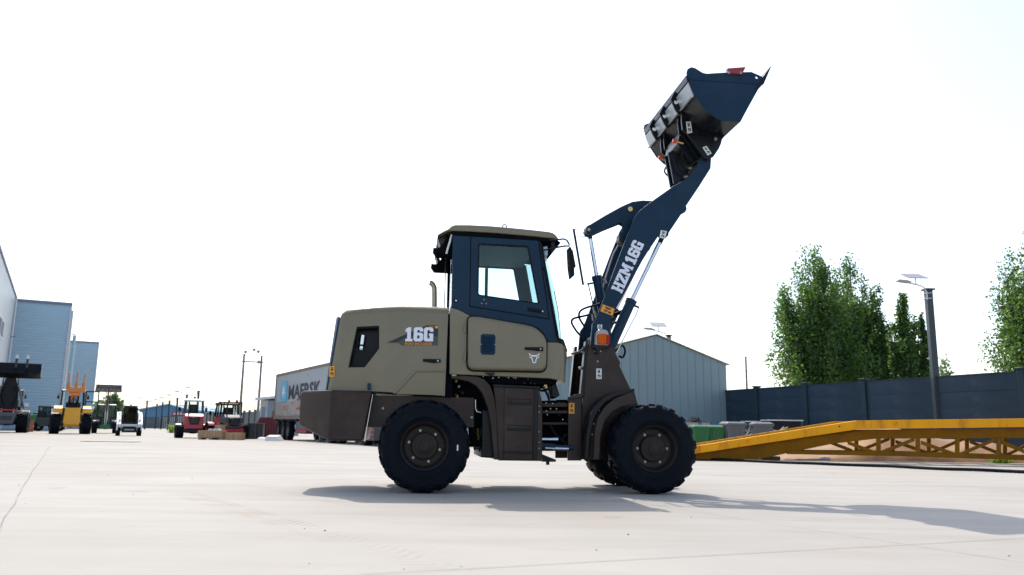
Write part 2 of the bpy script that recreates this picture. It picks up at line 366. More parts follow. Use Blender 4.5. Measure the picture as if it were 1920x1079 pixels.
ground = gm.build('ground', ground_material()); ground['kind'] = 'structure'
pm('joint_filler', (0.20, 0.19, 0.18), 0.9, var=0.3, scale=5, dirt=(0.42, 0.40, 0.37), dirt_amt=0.8, dscale=1.5)
pm('joint_faint', (0.40, 0.385, 0.36), 0.9, var=0.15, scale=5, dirt=(0.5, 0.48, 0.45), dirt_amt=0.9, dscale=1.2)
random.seed(4)
def joint(a, b, wd, jit, mat='joint_filler', n=60):
    d = b - a; q = Vector((-d.y, d.x, 0)).normalized(); off = 0; pts = []
    for i in range(n + 1):
        off += random.uniform(-jit, jit); off *= 0.93; p = a + d * (i / n) + q * off; pts.append((p.x, p.y))
    rb = ribbon(pts, wd); k = len(rb) // 2
    m = M().add([(x, y, 0.004) for x, y in rb], [(i, i + 1, 2 * k - 2 - i, 2 * k - 1 - i) for i in range(k - 1)])
    o = m.build('expansion_joint', mat, ground); return o
joint(G(-30, 1030), G(92, 838), 0.007, 0.007, n=110)
joint(G(92, 838), G(170, 806.5), 0.03, 0.03, 'joint_faint')
joint(G(600, 1083), G(2050, 1003), 0.006, 0.002)
joint(G(1150, 935), G(2050, 1076), 0.006, 0.002, 'joint_faint')

# ---- factory halls on the left -------------------------------------------------
pm('window_dark', (0.03, 0.05, 0.07), 0.15, var=0.1, scale=1)
pm('panel_grey', (0.46, 0.50, 0.52), 0.5, var=0.05, scale=0.6, dirt=(0.36, 0.37, 0.36), dirt_amt=0.3)
pm('wall_blue', (0.36, 0.51, 0.62), 0.5, var=0.05, scale=0.5, stretch=(1, 1, 4))
pm('wall_blue_pale', (0.38, 0.52, 0.62), 0.5, var=0.05, scale=0.5)
pm('trim_white', (0.62, 0.66, 0.70), 0.5, var=0.04); pm('trim_dark', (0.16, 0.20, 0.26), 0.5, var=0.05)
pm('pipe_blue', (0.36, 0.52, 0.62), 0.35, var=0.05)
pm('sign_red', (0.42, 0.03, 0.05), 0.5, var=0.05)
FV = Vector((0.487, -0.873, 0)); FC = at(30, 560, 80); FC.z = 0
FRZ = math.atan2(FV.y, FV.x)
HT = zz(30, 560, 80)
hall = thing('factory_hall', 'pale grey panelled factory hall at the left edge with a window', 'building', FC, FRZ)
M().box(-0.5, 52, -22, -0.12, 0, HT - 0.15).build('wall_core', 'panel_grey', hall)
pan = None
for i in range(17):
    x0 = i * 3.0
    if 4 <= i <= 8:
        for (z0, z1) in ((0, 7.8), (9.45, HT)):
            M().box(x0 + 0.02, x0 + 2.98, -0.12, 0.0, z0, z1).build('panel', 'panel_grey', hall)
    else:
        if pan is None: pan = M().box(0.02, 2.98, -0.12, 0.0, 0, HT).build('panel', 'panel_grey', hall)
        else: inst(pan, hall, (x0, 0, 0))
M().box(-0.3, 51.5, -0.2, 0.10, HT, HT + 0.22).build('roof_edge', 'trim_dark', hall)
for i in range(5): 
    wn = M().plate([(12.03 + 3 * i, 7.8), (14.97 + 3 * i, 7.8), (14.97 + 3 * i, 9.45), (12.03 + 3 * i, 9.45)], [[(12.2 + 3 * i, 7.95), (14.8 + 3 * i, 7.95), (14.8 + 3 * i, 9.3), (12.2 + 3 * i, 9.3)]], -0.10, 0.03).build('window', 'trim_white', hall)
    M().box(12.2 + 3 * i, 14.8 + 3 * i, -0.115, -0.08, 7.95, 9.3).build('pane', 'window_dark', wn)
M().box(18.5, 20.2, 0.01, 0.06, 5.6, 6.9).build('sign', 'sign_red', hall)
M().tube([(1.2, 0.12, 0.1), (1.2, 0.12, HT)], 0.09).build('downpipe', 'trim_white', hall)
M().tube([(2.6, 0.1, 9.0), (2.6, 0.5, 9.1)], 0.05, 6).build('lamp_bracket', 'trim_dark', hall)
def corrug(w, z0, z1, pitch, d):
    """horizontally ribbed sheet on local x=0, y 0..w"""
    zs = [z0]; xs = [0.0]; z = z0; k = 0
    while z < z1 - pitch:
        for dz, dx in ((0.30, 0), (0.5, d), (0.8, d), (1.0, 0)): zs.append(z + dz * pitch); xs.append(dx)
        z += pitch
    zs.append(z1); xs.append(0.0); n = len(zs)
    return M().add([(x, 0, zq) for x, zq in zip(xs, zs)] + [(x, w, zq) for x, zq in zip(xs, zs)], [(i, i + 1, n + i + 1, n + i) for i in range(n - 1)])
P2 = at(133.5, 568, 82.2); BW = (Vector((P2.x, P2.y, 0)) - FC).length
ann = thing('factory_annex', 'tall blue-grey ribbed factory block behind the black loader', 'building', FC + Vector((0.873, 0.487, 0)) * 0.02, FRZ)
M().box(-40, -0.08, 0, BW, 0, HT - 0.3).build('wall_core', 'panel_grey', ann)
corrug(BW - 0.05, 0.05, HT - 0.3, 0.30, 0.03).build('ribbed_sheet', 'wall_blue', ann)
M().box(-40, 0.15, -0.02, BW + 0.12, HT - 0.3, HT - 0.02).build('roof_edge', 'trim_dark', ann)
M().box(-0.10, 0.09, BW - 0.04, BW + 0.10, 0, HT - 0.3).build('corner_trim', 'trim_white', ann)
M().tube([(-2.5, BW + 0.2, 0.1), (-2.5, BW + 0.2, HT - 0.5)], 0.11).build('downpipe', 'trim_white', ann)
D2 = 118.0; A2 = at(112, 638, D2); B2 = at(184, 640, D2 + 3.2)
A2.z = B2.z = 0; HT2 = zz(150, 638, D2)
an2 = thing('factory_rear_block', 'lower blue-grey factory block behind the yellow loader and flue pipe', 'building', A2, FRZ)
BW2 = (B2 - A2).length
M().box(-30, -0.08, 0, BW2, 0, HT2 - 0.2).build('wall_core', 'wall_blue_pale', an2)
corrug(BW2 - 0.05, 0.05, HT2 - 0.2, 0.34, 0.03).build('ribbed_sheet', 'wall_blue_pale', an2)
M().box(-30, 0.15, -0.1, BW2 + 0.12, HT2 - 0.2, HT2).build('roof_edge', 'trim_dark', an2)
M().box(-0.10, 0.09, BW2 - 0.04, BW2 + 0.12, 0, HT2 - 0.2).build('corner_trim', 'trim_white', an2)
M().tube([(0.1, BW2 + 0.12, 7.9), (0.1, BW2 + 0.5, 7.9)], 0.05, 6).build('lamp_bracket', 'trim_dark', an2)
pb = at(140, 630, 95); pb.z = 0
flue = thing('flue_pipe', 'pale blue vertical flue pipe between the two blue-grey factory blocks', 'pipe', pb)
zt = zz(139, 630, 95)
M().cyl((0, 0, 0), (0, 0, zt), 0.19, n=16).build('pipe', 'pipe_blue', flue)
M().lathe([(0.05, 0.32), (0.34, 0.12), (0.34, 0.06), (0.05, 0.1)], 16).xform(Matrix.Translation((0, 0, zt + 0.02)) @ Matrix.Rotation(R_(90), 4, 'X')).build('rain_cap', 'trim_white', flue)
for zb in (zt * 0.3, zt * 0.6, zt * 0.88): M().cyl((0, 0, zb), (0, 0, zb + 0.1), 0.22, n=16).build('clamp', 'trim_white', flue)

# ---- shed on the right -----------------------------------------------------------
pm('shed_sheet', (0.215, 0.300, 0.330), 0.45, var=0.05, scale=0.8, dirt=(0.20, 0.22, 0.22), dirt_amt=0.35, stretch=(1, 1, 0.25))
pm('shed_trim', (0.42, 0.38, 0.26), 0.5, var=0.1)
pm('dark_under', (0.05, 0.05, 0.055), 0.7)
SC = at(1361, 700, 34.8); SC.z = 0
SU = Vector((-0.929, -0.371, 0)); SRZ = math.atan2(SU.y, SU.x)        # local +x runs left along the gable wall, local +y away from us? (checked below)
shed = thing('metal_shed', 'grey-blue ribbed metal shed with a low gable behind the front wheel', 'shed', SC, SRZ)
EZ = zz(1356, 681, 34.8); PT = 3.53; PZ = zz(1229, 627.5, 33.5); SLP = (PZ - EZ) / PT; WID = 9.6
def ztop(t): return EZ + SLP * t if t <= PT else PZ - SLP * 0.92 * (t - PT)
pw = 0.40; t = 0.0
while t < WID - 0.01:
    a, b = t, min(t + pw, WID); mz = 0.0
    outl = [(a + 0.002, 0), (b - 0.002, 0), (b - 0.002, ztop(b) - 0.05)] + ([(PT, PZ - 0.05)] if a < PT < b else []) + [(a + 0.002, ztop(a) - 0.05)]
    p = M().prism(outl, 0.0, 0.03)
    p.prism([(b - 0.035, 0.02), (b - 0.004, 0.02), (b - 0.004, ztop(b - 0.004) - 0.06), (b - 0.035, ztop(b - 0.035) - 0.06)], 0.03, 0.044)
    p.build('panel', 'shed_sheet', shed); t += pw
core = [(0.02, 0), (WID - 0.02, 0), (WID - 0.02, ztop(WID) - 0.1), (PT, PZ - 0.1), (0.02, EZ - 0.1)]
M().prism(core, -14, -0.004).build('wall_core', 'shed_sheet', shed)
M().prism([(-0.12, EZ - 0.10), (PT, PZ - 0.02), (PT, PZ + 0.015), (-0.14, EZ - 0.06)], -14.1, 0.12).build('roof_slope', 'shed_trim', shed)
M().prism([(PT + 0.002, PZ - 0.02), (WID + 0.12, ztop(WID) - 0.06), (WID + 0.12, ztop(WID) - 0.025), (PT + 0.002, PZ + 0.015)], -14.1, 0.12).build('roof_slope', 'shed_trim', shed)

# ---- dark plank fence on the right -------------------------------------------------
pm('fence_plank', (0.020, 0.040, 0.064), 0.30, var=0.22, scale=0.7, bump=0.5, bscale=1.6, spec=0.3, dirt=(0.09, 0.10, 0.11), dirt_amt=0.35, dscale=1.1, dlo=0.55)
pm('fence_post', (0.016, 0.038, 0.052), 0.42, var=0.1, scale=2, spec=0.25)
FA = Vector((14.3, 22.3, 0)); FD = Vector((-0.371, 0.929, 0)); FRZ2 = math.atan2(FD.y, FD.x)
fence = thing('plank_fence', 'dark blue-grey plank fence with square posts running behind the yellow ramp', 'fence', FA, FRZ2)
SP = 2.84
FH = zz(1920, 697, 22.3)
post0 = None; pl0 = None
NPL = 5; ph = (FH - 0.06) / NPL
for k in range(-4, 7):
    x = k * SP
    if post0 is None:
        post0 = M().box(-0.10, 0.10, -0.10, 0.10, 0, FH + 0.06).box(-0.14, 0.14, -0.14, 0.14, FH + 0.06, FH + 0.11).build('post', 'fence_post', fence, bevel=0.01, loc=(x, 0, 0))
    elif k != 1: inst(post0, fence, (x, 0, 0))
    if k == 6: continue
    for j in range(NPL):
        if pl0 is None: pl0 = M().box(0.10, SP - 0.10, -0.025, 0.025, 0.0015, ph - 0.0015).box(0.11, SP - 0.11, -0.012, 0.008, ph - 0.03, ph + 0.03).build('plank', 'fence_plank', fence, bevel=0.003, loc=(x, 0, 0.05 + j * ph))
        else: inst(pl0, fence, (x, random.uniform(-0.006, 0.006), 0.05 + j * ph), (random.uniform(-0.012, 0.012), 0, random.uniform(-0.002, 0.002)))
    if k in (0, 2): continue
M().box(-4 * SP, 6 * SP, -0.05, 0.05, FH - 0.012, FH + 0.02).build('top_rail', 'fence_post', fence)

# ---- far fence -----------------------------------------------------------------------
pm('far_fence', (0.075, 0.095, 0.115), 0.5, var=0.08, scale=0.5); pm('far_post', (0.03, 0.04, 0.05), 0.5)
a = at(487, 808, 88); b = at(300, 808, 172); a.z = b.z = 0; d = b - a; ln = d.length
ff = thing('far_fence', 'long dark panel fence in the distance behind the red loaders', 'fence', a, math.atan2(d.y, d.x))
pp0 = None; k = 0; x = 0.0
while x < ln:
    pnl = M().box(x + 0.12, x + 2.88, -0.03, 0.03, 0.1, 2.35).build('panel', 'far_fence', ff) if pp0 is None else inst(p0, ff, (x, 0, 0))
    if pp0 is None: p0 = pnl; pp0 = M().box(-0.12, 0.12, -0.12, 0.12, 0, 2.55).build('post', 'far_post', ff)
    else: inst(pp0, ff, (x, 0, 0))
    x += 3.0
fl = thing('far_wall', 'low grey boundary wall in the distance behind the white skid steer', 'wall', (at(130, 808, 176).x, 176, 0))
wl = gx(302, 176) - gx(130, 176)
for i in range(8): M().box(i * wl / 8 + 0.02, (i + 1) * wl / 8 - 0.02, -0.1, 0.1, 0, 2.3).build('panel', 'far_fence', fl)
M().box(0, wl, -0.16, 0.16, 2.304, 2.4).build('coping', 'far_post', fl)
# ---- far blue hall ---------------------------------------------------------------------
pm('hall_blue', (0.06, 0.19, 0.33), 0.5, var=0.06, scale=0.3); pm('hall_roof', (0.12, 0.27, 0.40), 0.5)
D = 205.0
bh = thing('blue_hall', 'distant blue gabled hall behind the far fence', 'building', (gx(258, D), D, 0))
W_ = gx(352, D) - gx(258, D); z1 = zz(262, 769.5, D); z2 = zz(312, 760, D); pk = gx(312, D) - gx(258, D)
M().prism([(0, 0), (W_, 0), (W_, z1), (pk, z2), (0, z1)], 0, 30).build('wall', 'hall_blue', bh)
M().prism([(-0.4, z1 - 0.1), (pk, z2 + 0.02), (pk, z2 + 0.35), (-0.4, z1 + 0.25)], -0.5, 30.5).build('roof_slope', 'hall_roof', bh)
M().prism([(pk + 0.01, z2 + 0.02), (W_ + 0.4, z1 - 0.1), (W_ + 0.4, z1 + 0.25), (pk + 0.01, z2 + 0.35)], -0.5, 30.5).build('roof_slope', 'hall_roof', bh)
bn = thing('red_banner', 'red banner with pale lettering in front of the blue hall', 'banner', (gx(320, 165), 165, 0))
wb = gx(346, 165) - gx(320, 165); zb0, zb1 = zz(330, 780, 165), zz(330, 772.5, 165)
M().box(0, wb, -0.04, 0.04, zb0, zb1).build('sheet', 'sign_red', bn)
for i in range(4): M().box(0.3 + i * wb / 4.2, 0.3 + i * wb / 4.2 + wb / 7, -0.06, -0.045, zb0 + 0.2, zb1 - 0.2).build('lettering', 'trim_white', bn)
for xx in (0.1, wb - 0.1): M().box(xx - 0.06, xx + 0.06, 0.05, 0.17, 0, zb1).build('post', 'far_post', bn)
# ---- small gatehouse by the container -----------------------------------------------------
pm('gate_wall', (0.42, 0.45, 0.46), 0.6, var=0.06); pm('gate_wall_blue', (0.20, 0.27, 0.33), 0.6, var=0.06)
D = 62.0
gh = thing('guard_hut', 'small pale hut with a flat overhanging roof left of the freight container', 'hut', (gx(485, D), D, 0), R_(-6))
gw = gx(530, D) - gx(485, D); gz = zz(490, 751, D)
M().plate([(0, 0), (gw * 0.32, 0), (gw * 0.32, gz), (0, gz)], [[(0.12, 0.05), (gw * 0.25, 0.05), (gw * 0.25, gz - 0.5), (0.12, gz - 0.5)]], 0, 0.15).build('wall', 'gate_wall', gh)
M().box(0.13, gw * 0.25 - 0.01, 0.05, 0.12, 0.05, gz - 0.51).build('door', 'gate_wall_blue', gh)
M().box(gw * 0.32 + 0.003, gw, 0.02, 3.5, 0, gz).build('wall', 'gate_wall_blue', gh)
M().prism([(-0.25, gz + 0.003), (gw + 0.3, gz + 0.25), (gw + 0.3, gz + 0.42), (-0.25, gz + 0.17)], -0.5, 4).build('roof', 'trim_white', gh)
M().box(0.0, gw * 0.32, 0.16, 3.5, 0, gz - 0.01).build('wall', 'gate_wall', gh)

# ---- trees ------------------------------------------------------------------------------------
leaf_mat('leaf_a', (0.043, 0.095, 0.028), (0.165, 0.31, 0.04)); leaf_mat('leaf_b', (0.036, 0.084, 0.030), (0.14, 0.27, 0.04)); leaf_mat('leaf_hazed', (0.17, 0.23, 0.13), (0.30, 0.40, 0.18))  # the palest one has distance haze mixed into its colour
pm('bark', (0.10, 0.085, 0.065), 0.85, var=0.25, scale=6, bump=0.4, bscale=14)
def poplar(name, label, base, H, rad, nl, leaf, seed, lsz=0.15, nlimb=22, lean=0.0, low=0.12):
    rng = np.random.default_rng(seed); rs = random.Random(seed)
    t = thing(name, label, 'tree', base, 0, 'trees behind the fence')
    tr = M(); pth = [(lean * (i / 8) ** 2 * H * 0.3 + rs.uniform(-.05, .05), rs.uniform(-.05, .05), H * 0.93 * i / 8) for i in range(9)]
    tr.tube(pth, [0.16 * H / 10 * (1 - 0.93 * i / 8) + 0.012 for i in range(9)], 7); cent = []
    nlead = max(3, nlimb // 3)
    for i in range(nlimb):
        a = i * 2.4 + rs.uniform(-.35, .35); lead = i < nlead
        if lead:                                   # upright leaders, each a narrow spire
            rr = rad * rs.uniform(0.15, 0.74); top = H * (1.0 - 0.55 * (rr / rad) ** 1.3 * rs.uniform(.75, 1.15)); z0 = H * rs.uniform(low, 0.3)
        else:                                      # side limbs that fill the skirt
            f = (i - nlead) / max(1, nlimb - nlead); rr = rad * rs.uniform(0.62, 1.0) * (1 - 0.45 * f); z0 = H * (low + 0.5 * f) ; top = min(H * .93, z0 + rr * rs.uniform(.9, 1.7))
        P = [(lean * u * H * .1 + rr * math.cos(a) * u ** .6, rr * math.sin(a) * u ** .6, z0 + (top - z0) * u ** 1.15) for u in (0, .25, .5, .75, 1)]
        tr.tube(P, [0.05 * (1 - 0.85 * u) * H / 10 for u in (0, .25, .5, .75, 1)], 5, cap=False)
        ln = top - z0
        for q in range(int((26 if lead else 15) * max(.5, ln / 5))):
            u = rs.uniform(0.18, 1.0) ** .85; k = min(3, int(u * 4)); w = u * 4 - k
            c = Vector(P[k]).lerp(Vector(P[k + 1]), w); s = rad * (.20 * (1 - u) ** .7 + .025)
            b = rs.uniform(0, 6.28); d = s * rs.random() ** .5
            cent.append((c.x + d * math.cos(b), c.y + d * math.sin(b), c.z + rs.gauss(0, .03 * H), rs.uniform(.55, 1.1) * (.55 + .6 * (1 - u))))
    for i in range(int(17 * rad)):                 # solid lower crown
        z = H * rs.uniform(.16, .72); e = rad * .74 * math.sin(math.pi * min(.98, .28 + .72 * z / (H * .95))) ** .6; b = rs.uniform(0, 6.28); d = e * rs.random() ** .55
        cent.append((d * math.cos(b), d * math.sin(b), z, rs.uniform(.7, 1.15)))
    for i in range(34):
        z = H * rs.uniform(0.45, .99); s = .07 + .22 * (1 - z / H); cent.append((rs.gauss(0, s * rad), rs.gauss(0, s * rad), z, .6))
    tr.build('trunk', 'bark', t)
    cent = np.array(cent); wts = cent[:, 3] ** 2; wts /= wts.sum(); idx = rng.choice(len(cent), nl, p=wts)
    pos = cent[idx, :3] + np.clip(rng.normal(0, 1, (nl, 3)), -1.7, 1.7) * (cent[idx, 3:4] * np.array([[0.31, 0.31, 0.46]]) * min(1.0, rad / 2.2))
    pos[:, 2] = np.clip(pos[:, 2], 0.6, None)
    nrm = rng.normal(0, 1, (nl, 3)); nrm /= np.linalg.norm(nrm, axis=1)[:, None]
    up = rng.normal(0, 1, (nl, 3)); u = np.cross(nrm, up); u /= np.linalg.norm(u, axis=1)[:, None]; v = np.cross(nrm, u)
    sz = lsz * rng.uniform(0.6, 1.25, (nl, 1)); u *= sz * 0.5; v *= sz * 0.42
    vs = np.stack([pos - u, pos - v * 1.0 + u * 0.1, pos + u, pos + v + u * 0.1], 1).reshape(-1, 3)
    me = bpy.data.meshes.new('crown'); me.vertices.add(nl * 4); me.vertices.foreach_set('co', vs.astype(np.float32).ravel())
    me.loops.add(nl * 4); me.loops.foreach_set('vertex_index', np.arange(nl * 4, dtype=np.int32)); me.polygons.add(nl)
    me.polygons.foreach_set('loop_start', np.arange(0, nl * 4, 4, dtype=np.int32)); me.polygons.foreach_set('loop_total', np.full(nl, 4, np.int32)); me.update(); me.validate()
    me.materials.append(MATS[leaf]); c = bpy.data.objects.new('crown', me); COL.objects.link(c); c.parent = t
    return t
def tree_at(px, ptop, hw, D, label, nl, leaf, seed, **k):
    p = at(px, (ptop + 760) / 2, D); z = zz(px, ptop, D); poplar('poplar_tree', label, (p.x, p.y, 0), z, hw / FPX * D, nl, leaf, seed, **k)
tree_at(1532, 462, 112, 42, 'broad poplar with the widest crown, behind the fence right of the shed', 46000, 'leaf_a', 1, nlimb=48, lsz=0.14)
tree_at(1600, 484, 72, 45, 'tall poplar crowded against the right side of the broadest tree', 34000, 'leaf_b', 2, nlimb=38, lsz=0.14)
tree_at(1646, 528, 42, 43, 'slim poplar standing between the tall crowded pair and the lamp post trees', 16000, 'leaf_b', 3, nlimb=26, lsz=0.13)
tree_at(1698, 546, 42, 41, 'poplar just left of the tall solar lamp post, second nearest it', 20000, 'leaf_a', 5, nlimb=30, lsz=0.13)
tree_at(1733, 580, 20, 41, 'slender young poplar half hidden by the tall solar lamp post', 10000, 'leaf_b', 8, nlimb=18, lsz=0.12)
tree_at(1775, 668, 32, 62, 'small distant tree just right of the lamp post above the fence', 2500, 'leaf_hazed', 9, nlimb=16, lsz=0.26)
tree_at(1950, 428, 118, 34, 'large poplar cut off by the right edge of the picture', 44000, 'leaf_a', 11, nlimb=50, lsz=0.12)
tree_at(214, 736, 24, 130, 'hazy pale green tree behind the green loader with its bucket up', 2600, 'leaf_hazed', 13, nlimb=16, lsz=0.6)
tree_at(190, 752, 20, 128, 'lower pale green tree beside the factory block, behind the green loader', 1800, 'leaf_hazed', 14, nlimb=14, lsz=0.6)
tree_at(236, 770, 20, 132, 'low hazy shrub-like tree behind the white skid steer', 1400, 'leaf_hazed', 15, nlimb=12, lsz=0.6)

# ================================================================== THE LOADER IN THE FOREGROUND
LD = thing('wheel_loader', 'khaki and navy wheel loader parked in front with its black bucket raised high', 'wheel loader', MO, YAW)
def P_(name, m, mat, parent=None, bevel=0.004, **k): return m.build(name, mat, parent or LD, bevel=bevel, **k)
def both(pts, y0, y1, name, mat, parent=None, bevel=0.004, **k):
    """the same plate on the near and on the far side"""
    a = P_(name, M().prism(pts, y0, y1), mat, parent, bevel, **k); b = P_(name, M().prism(pts, -y1, -y0), mat, parent, bevel, **k); return a, b
def cut(ob, m):
    me = m.mesh('c'); c = bpy.data.objects.new('c', me); COL.objects.link(c)
    md = ob.modifiers.new('b', 'BOOLEAN'); md.operation = 'DIFFERENCE'; md.object = c; md.solver = 'EXACT'
    c.parent = ob.parent; bpy.context.view_layer.update()
    dg = bpy.context.evaluated_depsgraph_get(); new = bpy.data.meshes.new_from_object(ob.evaluated_get(dg)); ob.modifiers.clear(); ob.data = new
    new.shade_smooth(); new.set_sharp_from_angle(angle=R_(32)); bpy.data.objects.remove(c)
def bolt(p, parent, r=0.012, out=-1, mat='bolt_zinc'):
    x, y, z = p; return P_('bolt', M().cyl((x, y, z), (x, y + out * 0.012, z), r * .62, n=6).cyl((x, y, z), (x, y + out * 0.003, z), r * .95, n=12), mat, parent, 0)

# ---- wheels ----------------------------------------------------------------------
def make_tyre():
    half = [(0.236, 0.135), (0.250, 0.165), (0.262, 0.176), (0.268, 0.174), (0.300, 0.194), (0.306, 0.199), (0.312, 0.197), (0.36, 0.203), (0.405, 0.198), (0.412, 0.202), (0.418, 0.196), (0.442, 0.182), (0.458, 0.155), (0.462, 0.09), (0.464, 0.0)]
    prof = half + [(r, -y) for r, y in half[-2::-1]]
    m = M().lathe(prof, 72)
    nl = 19
    for k in range(nl):
        for s in (-1, 1):
            a0 = 2 * math.pi * (k + (0.5 if s > 0 else 0)) / nl; ring = []
            for (yy, ang, hw, r0, r1) in ((0.005, 0.0, 0.030, 0.455, 0.489), (0.07, 0.035, 0.032, 0.455, 0.490), (0.13, 0.085, 0.036, 0.448, 0.487), (0.172, 0.13, 0.042, 0.43, 0.472), (0.196, 0.145, 0.042, 0.40, 0.432)):
                q = []
                for (da, r) in ((-hw, r0), (-hw * 0.78, r1), (hw * 0.78, r1), (hw, r0)):
                    a = a0 + ang + da / 0.48; y2 = s * (yy if r == r1 else yy * 0.985)
                    q.append((r * math.cos(a), y2, r * math.sin(a)))
                ring.append(q)
            m.loft(ring)
    return m
def make_rim():
    p = [(0.243, -0.168), (0.252, -0.172), (0.255, -0.160), (0.244, -0.150), (0.232, -0.140), (0.224, -0.118), (0.218, -0.075), (0.205, -0.060), (0.150, -0.056), (0.148, -0.060), (0.0, -0.060)]
    return M().lathe(p, 48).lathe([(0.243, 0.168), (0.252, 0.172), (0.235, 0.14), (0.215, 0.0), (0.0, 0.0)], 32)
def make_hub():
    m = M().lathe([(0.142, -0.058), (0.140, -0.088), (0.132, -0.098), (0.094, -0.100), (0.092, -0.106), (0.060, -0.112), (0.057, -0.124), (0.020, -0.128), (0.0, -0.128)], 40)
    for k in range(8):
        a = k * math.pi / 4 + 0.2; m.cyl((0.115 * math.cos(a), -0.098, 0.115 * math.sin(a)), (0.115 * math.cos(a), -0.106, 0.115 * math.sin(a)), 0.011, n=6)
    for k in range(6):
        a = k * math.pi / 3; m.cyl((0.076 * math.cos(a), -0.108, 0.076 * math.sin(a)), (0.076 * math.cos(a), -0.114, 0.076 * math.sin(a)), 0.007, n=6)
    return m
XR, XF, WR = -0.012, 2.487, 0.487
tyre_src = rim_src = hub_src = None
def wheel(x, side, rot, seed):
    global tyre_src, rim_src, hub_src
    if rim_src is None:
        rim_src = P_('wheel', make_rim(), 'rim_paint', None, 0); w = rim_src
        tyre_src = P_('tyre', make_tyre(), 'tyre_rubber', w, 0, sharp=28); hub_src = P_('hub', make_hub(), 'rim_paint', w, 0)
    else:
        w = inst(rim_src, LD); inst(tyre_src, w); inst(hub_src, w)
    w.location = (x, side * 0.645, WR); w.rotation_euler = (0, rot, 0 if side < 0 else math.pi)
    for k in range(6):
        a = k * math.pi / 3; p = (0.168 * math.cos(a), -0.058, 0.168 * math.sin(a))
        P_('wheel_bolt', M().cyl(p, (p[0], -0.064, p[2]), 0.0145, n=16).cyl((p[0], -0.064, p[2]), (p[0], -0.084, p[2]), 0.0085, n=6), 'bolt_zinc', w, 0)
    return w
wr = wheel(XR, -1, R_(13), 0); wf = wheel(XF, -1, 0.0, 1); wheel(XR, 1, 0.3, 2); wheel(XF, 1, 0.7, 3)
x, z = o1(858, 840, -0.852); P_('barcode_sticker', M().prism([(-.008, -.03), (.008, -.03), (.008, .03), (-.008, .03)], -0.2065, -0.2045), 'sticker_white', wr, 0).matrix_local = Matrix.Rotation(-R_(13), 4, 'Y') @ Matrix.Translation((x - XR, 0, z - WR))

# ---- axles, belly -----------------------------------------------------------------
P_('rear_axle', M().cyl((XR, -0.50, WR), (XR, 0.50, WR), 0.085).cyl((XR, -0.16, WR), (XR, 0.16, WR), 0.17, n=20), 'brown')
P_('front_axle', M().cyl((XF, -0.50, WR), (XF, 0.50, WR), 0.085).cyl((XF, -0.16, WR), (XF, 0.16, WR), 0.17, n=20), 'brown')
P_('drive_shaft', M().cyl((XR + 0.1, 0, 0.5), (XF - 0.1, 0, 0.5), 0.035), 'dark_steel')

# ---- counterweight -----------------------------------------------------------------
x_r, zt_ = o1(564, 738, -0.34); xk, zt2 = o1(622, 731, -0.70); xe, _ = o1(697, 736, -0.70); xb, zb = o1(680, 827.5, -0.70); _, zb2 = o1(618, 827, -0.70); _, zb3 = o1(566, 800, -0.34)
zt2 = o1(622, 731.5, -0.70)[1]; ztop_cw = zt2
def cwring(x, w, z0, z1): return [(x, -w, z0), (x, -w, z1), (x, w, z1), (x, w, z0)]
cw = M().loft([cwring(x_r, 0.34, zb3 + 0.03, ztop_cw - 0.03), cwring(x_r + 0.02, 0.37, zb3, ztop_cw), cwring(xk, 0.70, zb2, ztop_cw), [(xb, -0.70, zb), (xe, -0.70, ztop_cw - 0.005), (xe, 0.70, ztop_cw - 0.005), (xb, 0.70, zb)]])
CW = P_('counterweight', cw, 'brown', bevel=0.022, seg=4)
P_('light_gap_strip', M().prism(oo([(698.5, 740), (699.2, 740), (683.8, 828), (682.3, 828)], -0.70), -0.703, -0.60), 'chrome', CW, 0)  # bright chrome strip stands in for daylight in the gap beside the counterweight
both(oo([(689, 719), (695, 719), (695.5, 731), (689, 731)], -0.66), -0.668, -0.63, 'latch', 'navy')

# ---- rear frame side rails ------------------------------------------------------------
rail = oo([(690, 741), (889, 746), (889, 802), (684, 801)], -0.52)
rr_, _ = both(rail, -0.52, -0.44, 'frame_rail', 'brown')
for px, py in ((718, 766), (884.5, 783), (846, 790)): x, z = o1(px, py, -0.52); bolt((x, -0.52, z), rr_, 0.013)
x0, z0 = o1(700, 800, -0.44); x1, z1 = o1(930, 748, -0.44)
P_('belly_pan', M().box(x0, x1, -0.435, 0.435, z0 + 0.02, z1), 'matte_black', bevel=0.01)
hk = oo([(892, 750), (892, 766), (894, 772), (902, 774)], -0.54); P_('tow_hook', M().tube([(a, -0.54, b) for a, b in hk], 0.010, 8), 'chrome', bevel=0)
for px, py in ((852, 712), (857, 722), (864, 734), (854, 741), (868, 712)): x, z = o1(px, py, -0.5); P_('hose_fitting', M().cyl((x, -0.5, z), (x + 0.02, -0.54, z - 0.02), 0.016, n=8), random.choice(['brass', 'chrome', 'dark_steel']), bevel=0)

P_('inner_panel', M().prism(oo([(836, 704), (935, 704), (935, 803), (836, 803)], -0.40), -0.41, 0.41), 'matte_black', None, 0.004)
P_('hood_gap_fill', M().prism(oo([(834, 590), (848, 590), (848, 746), (834, 746)], -0.5), -0.57, 0.57), 'matte_black', None, 0.004)  # matte black block added so the hood-to-cab gap looks dark
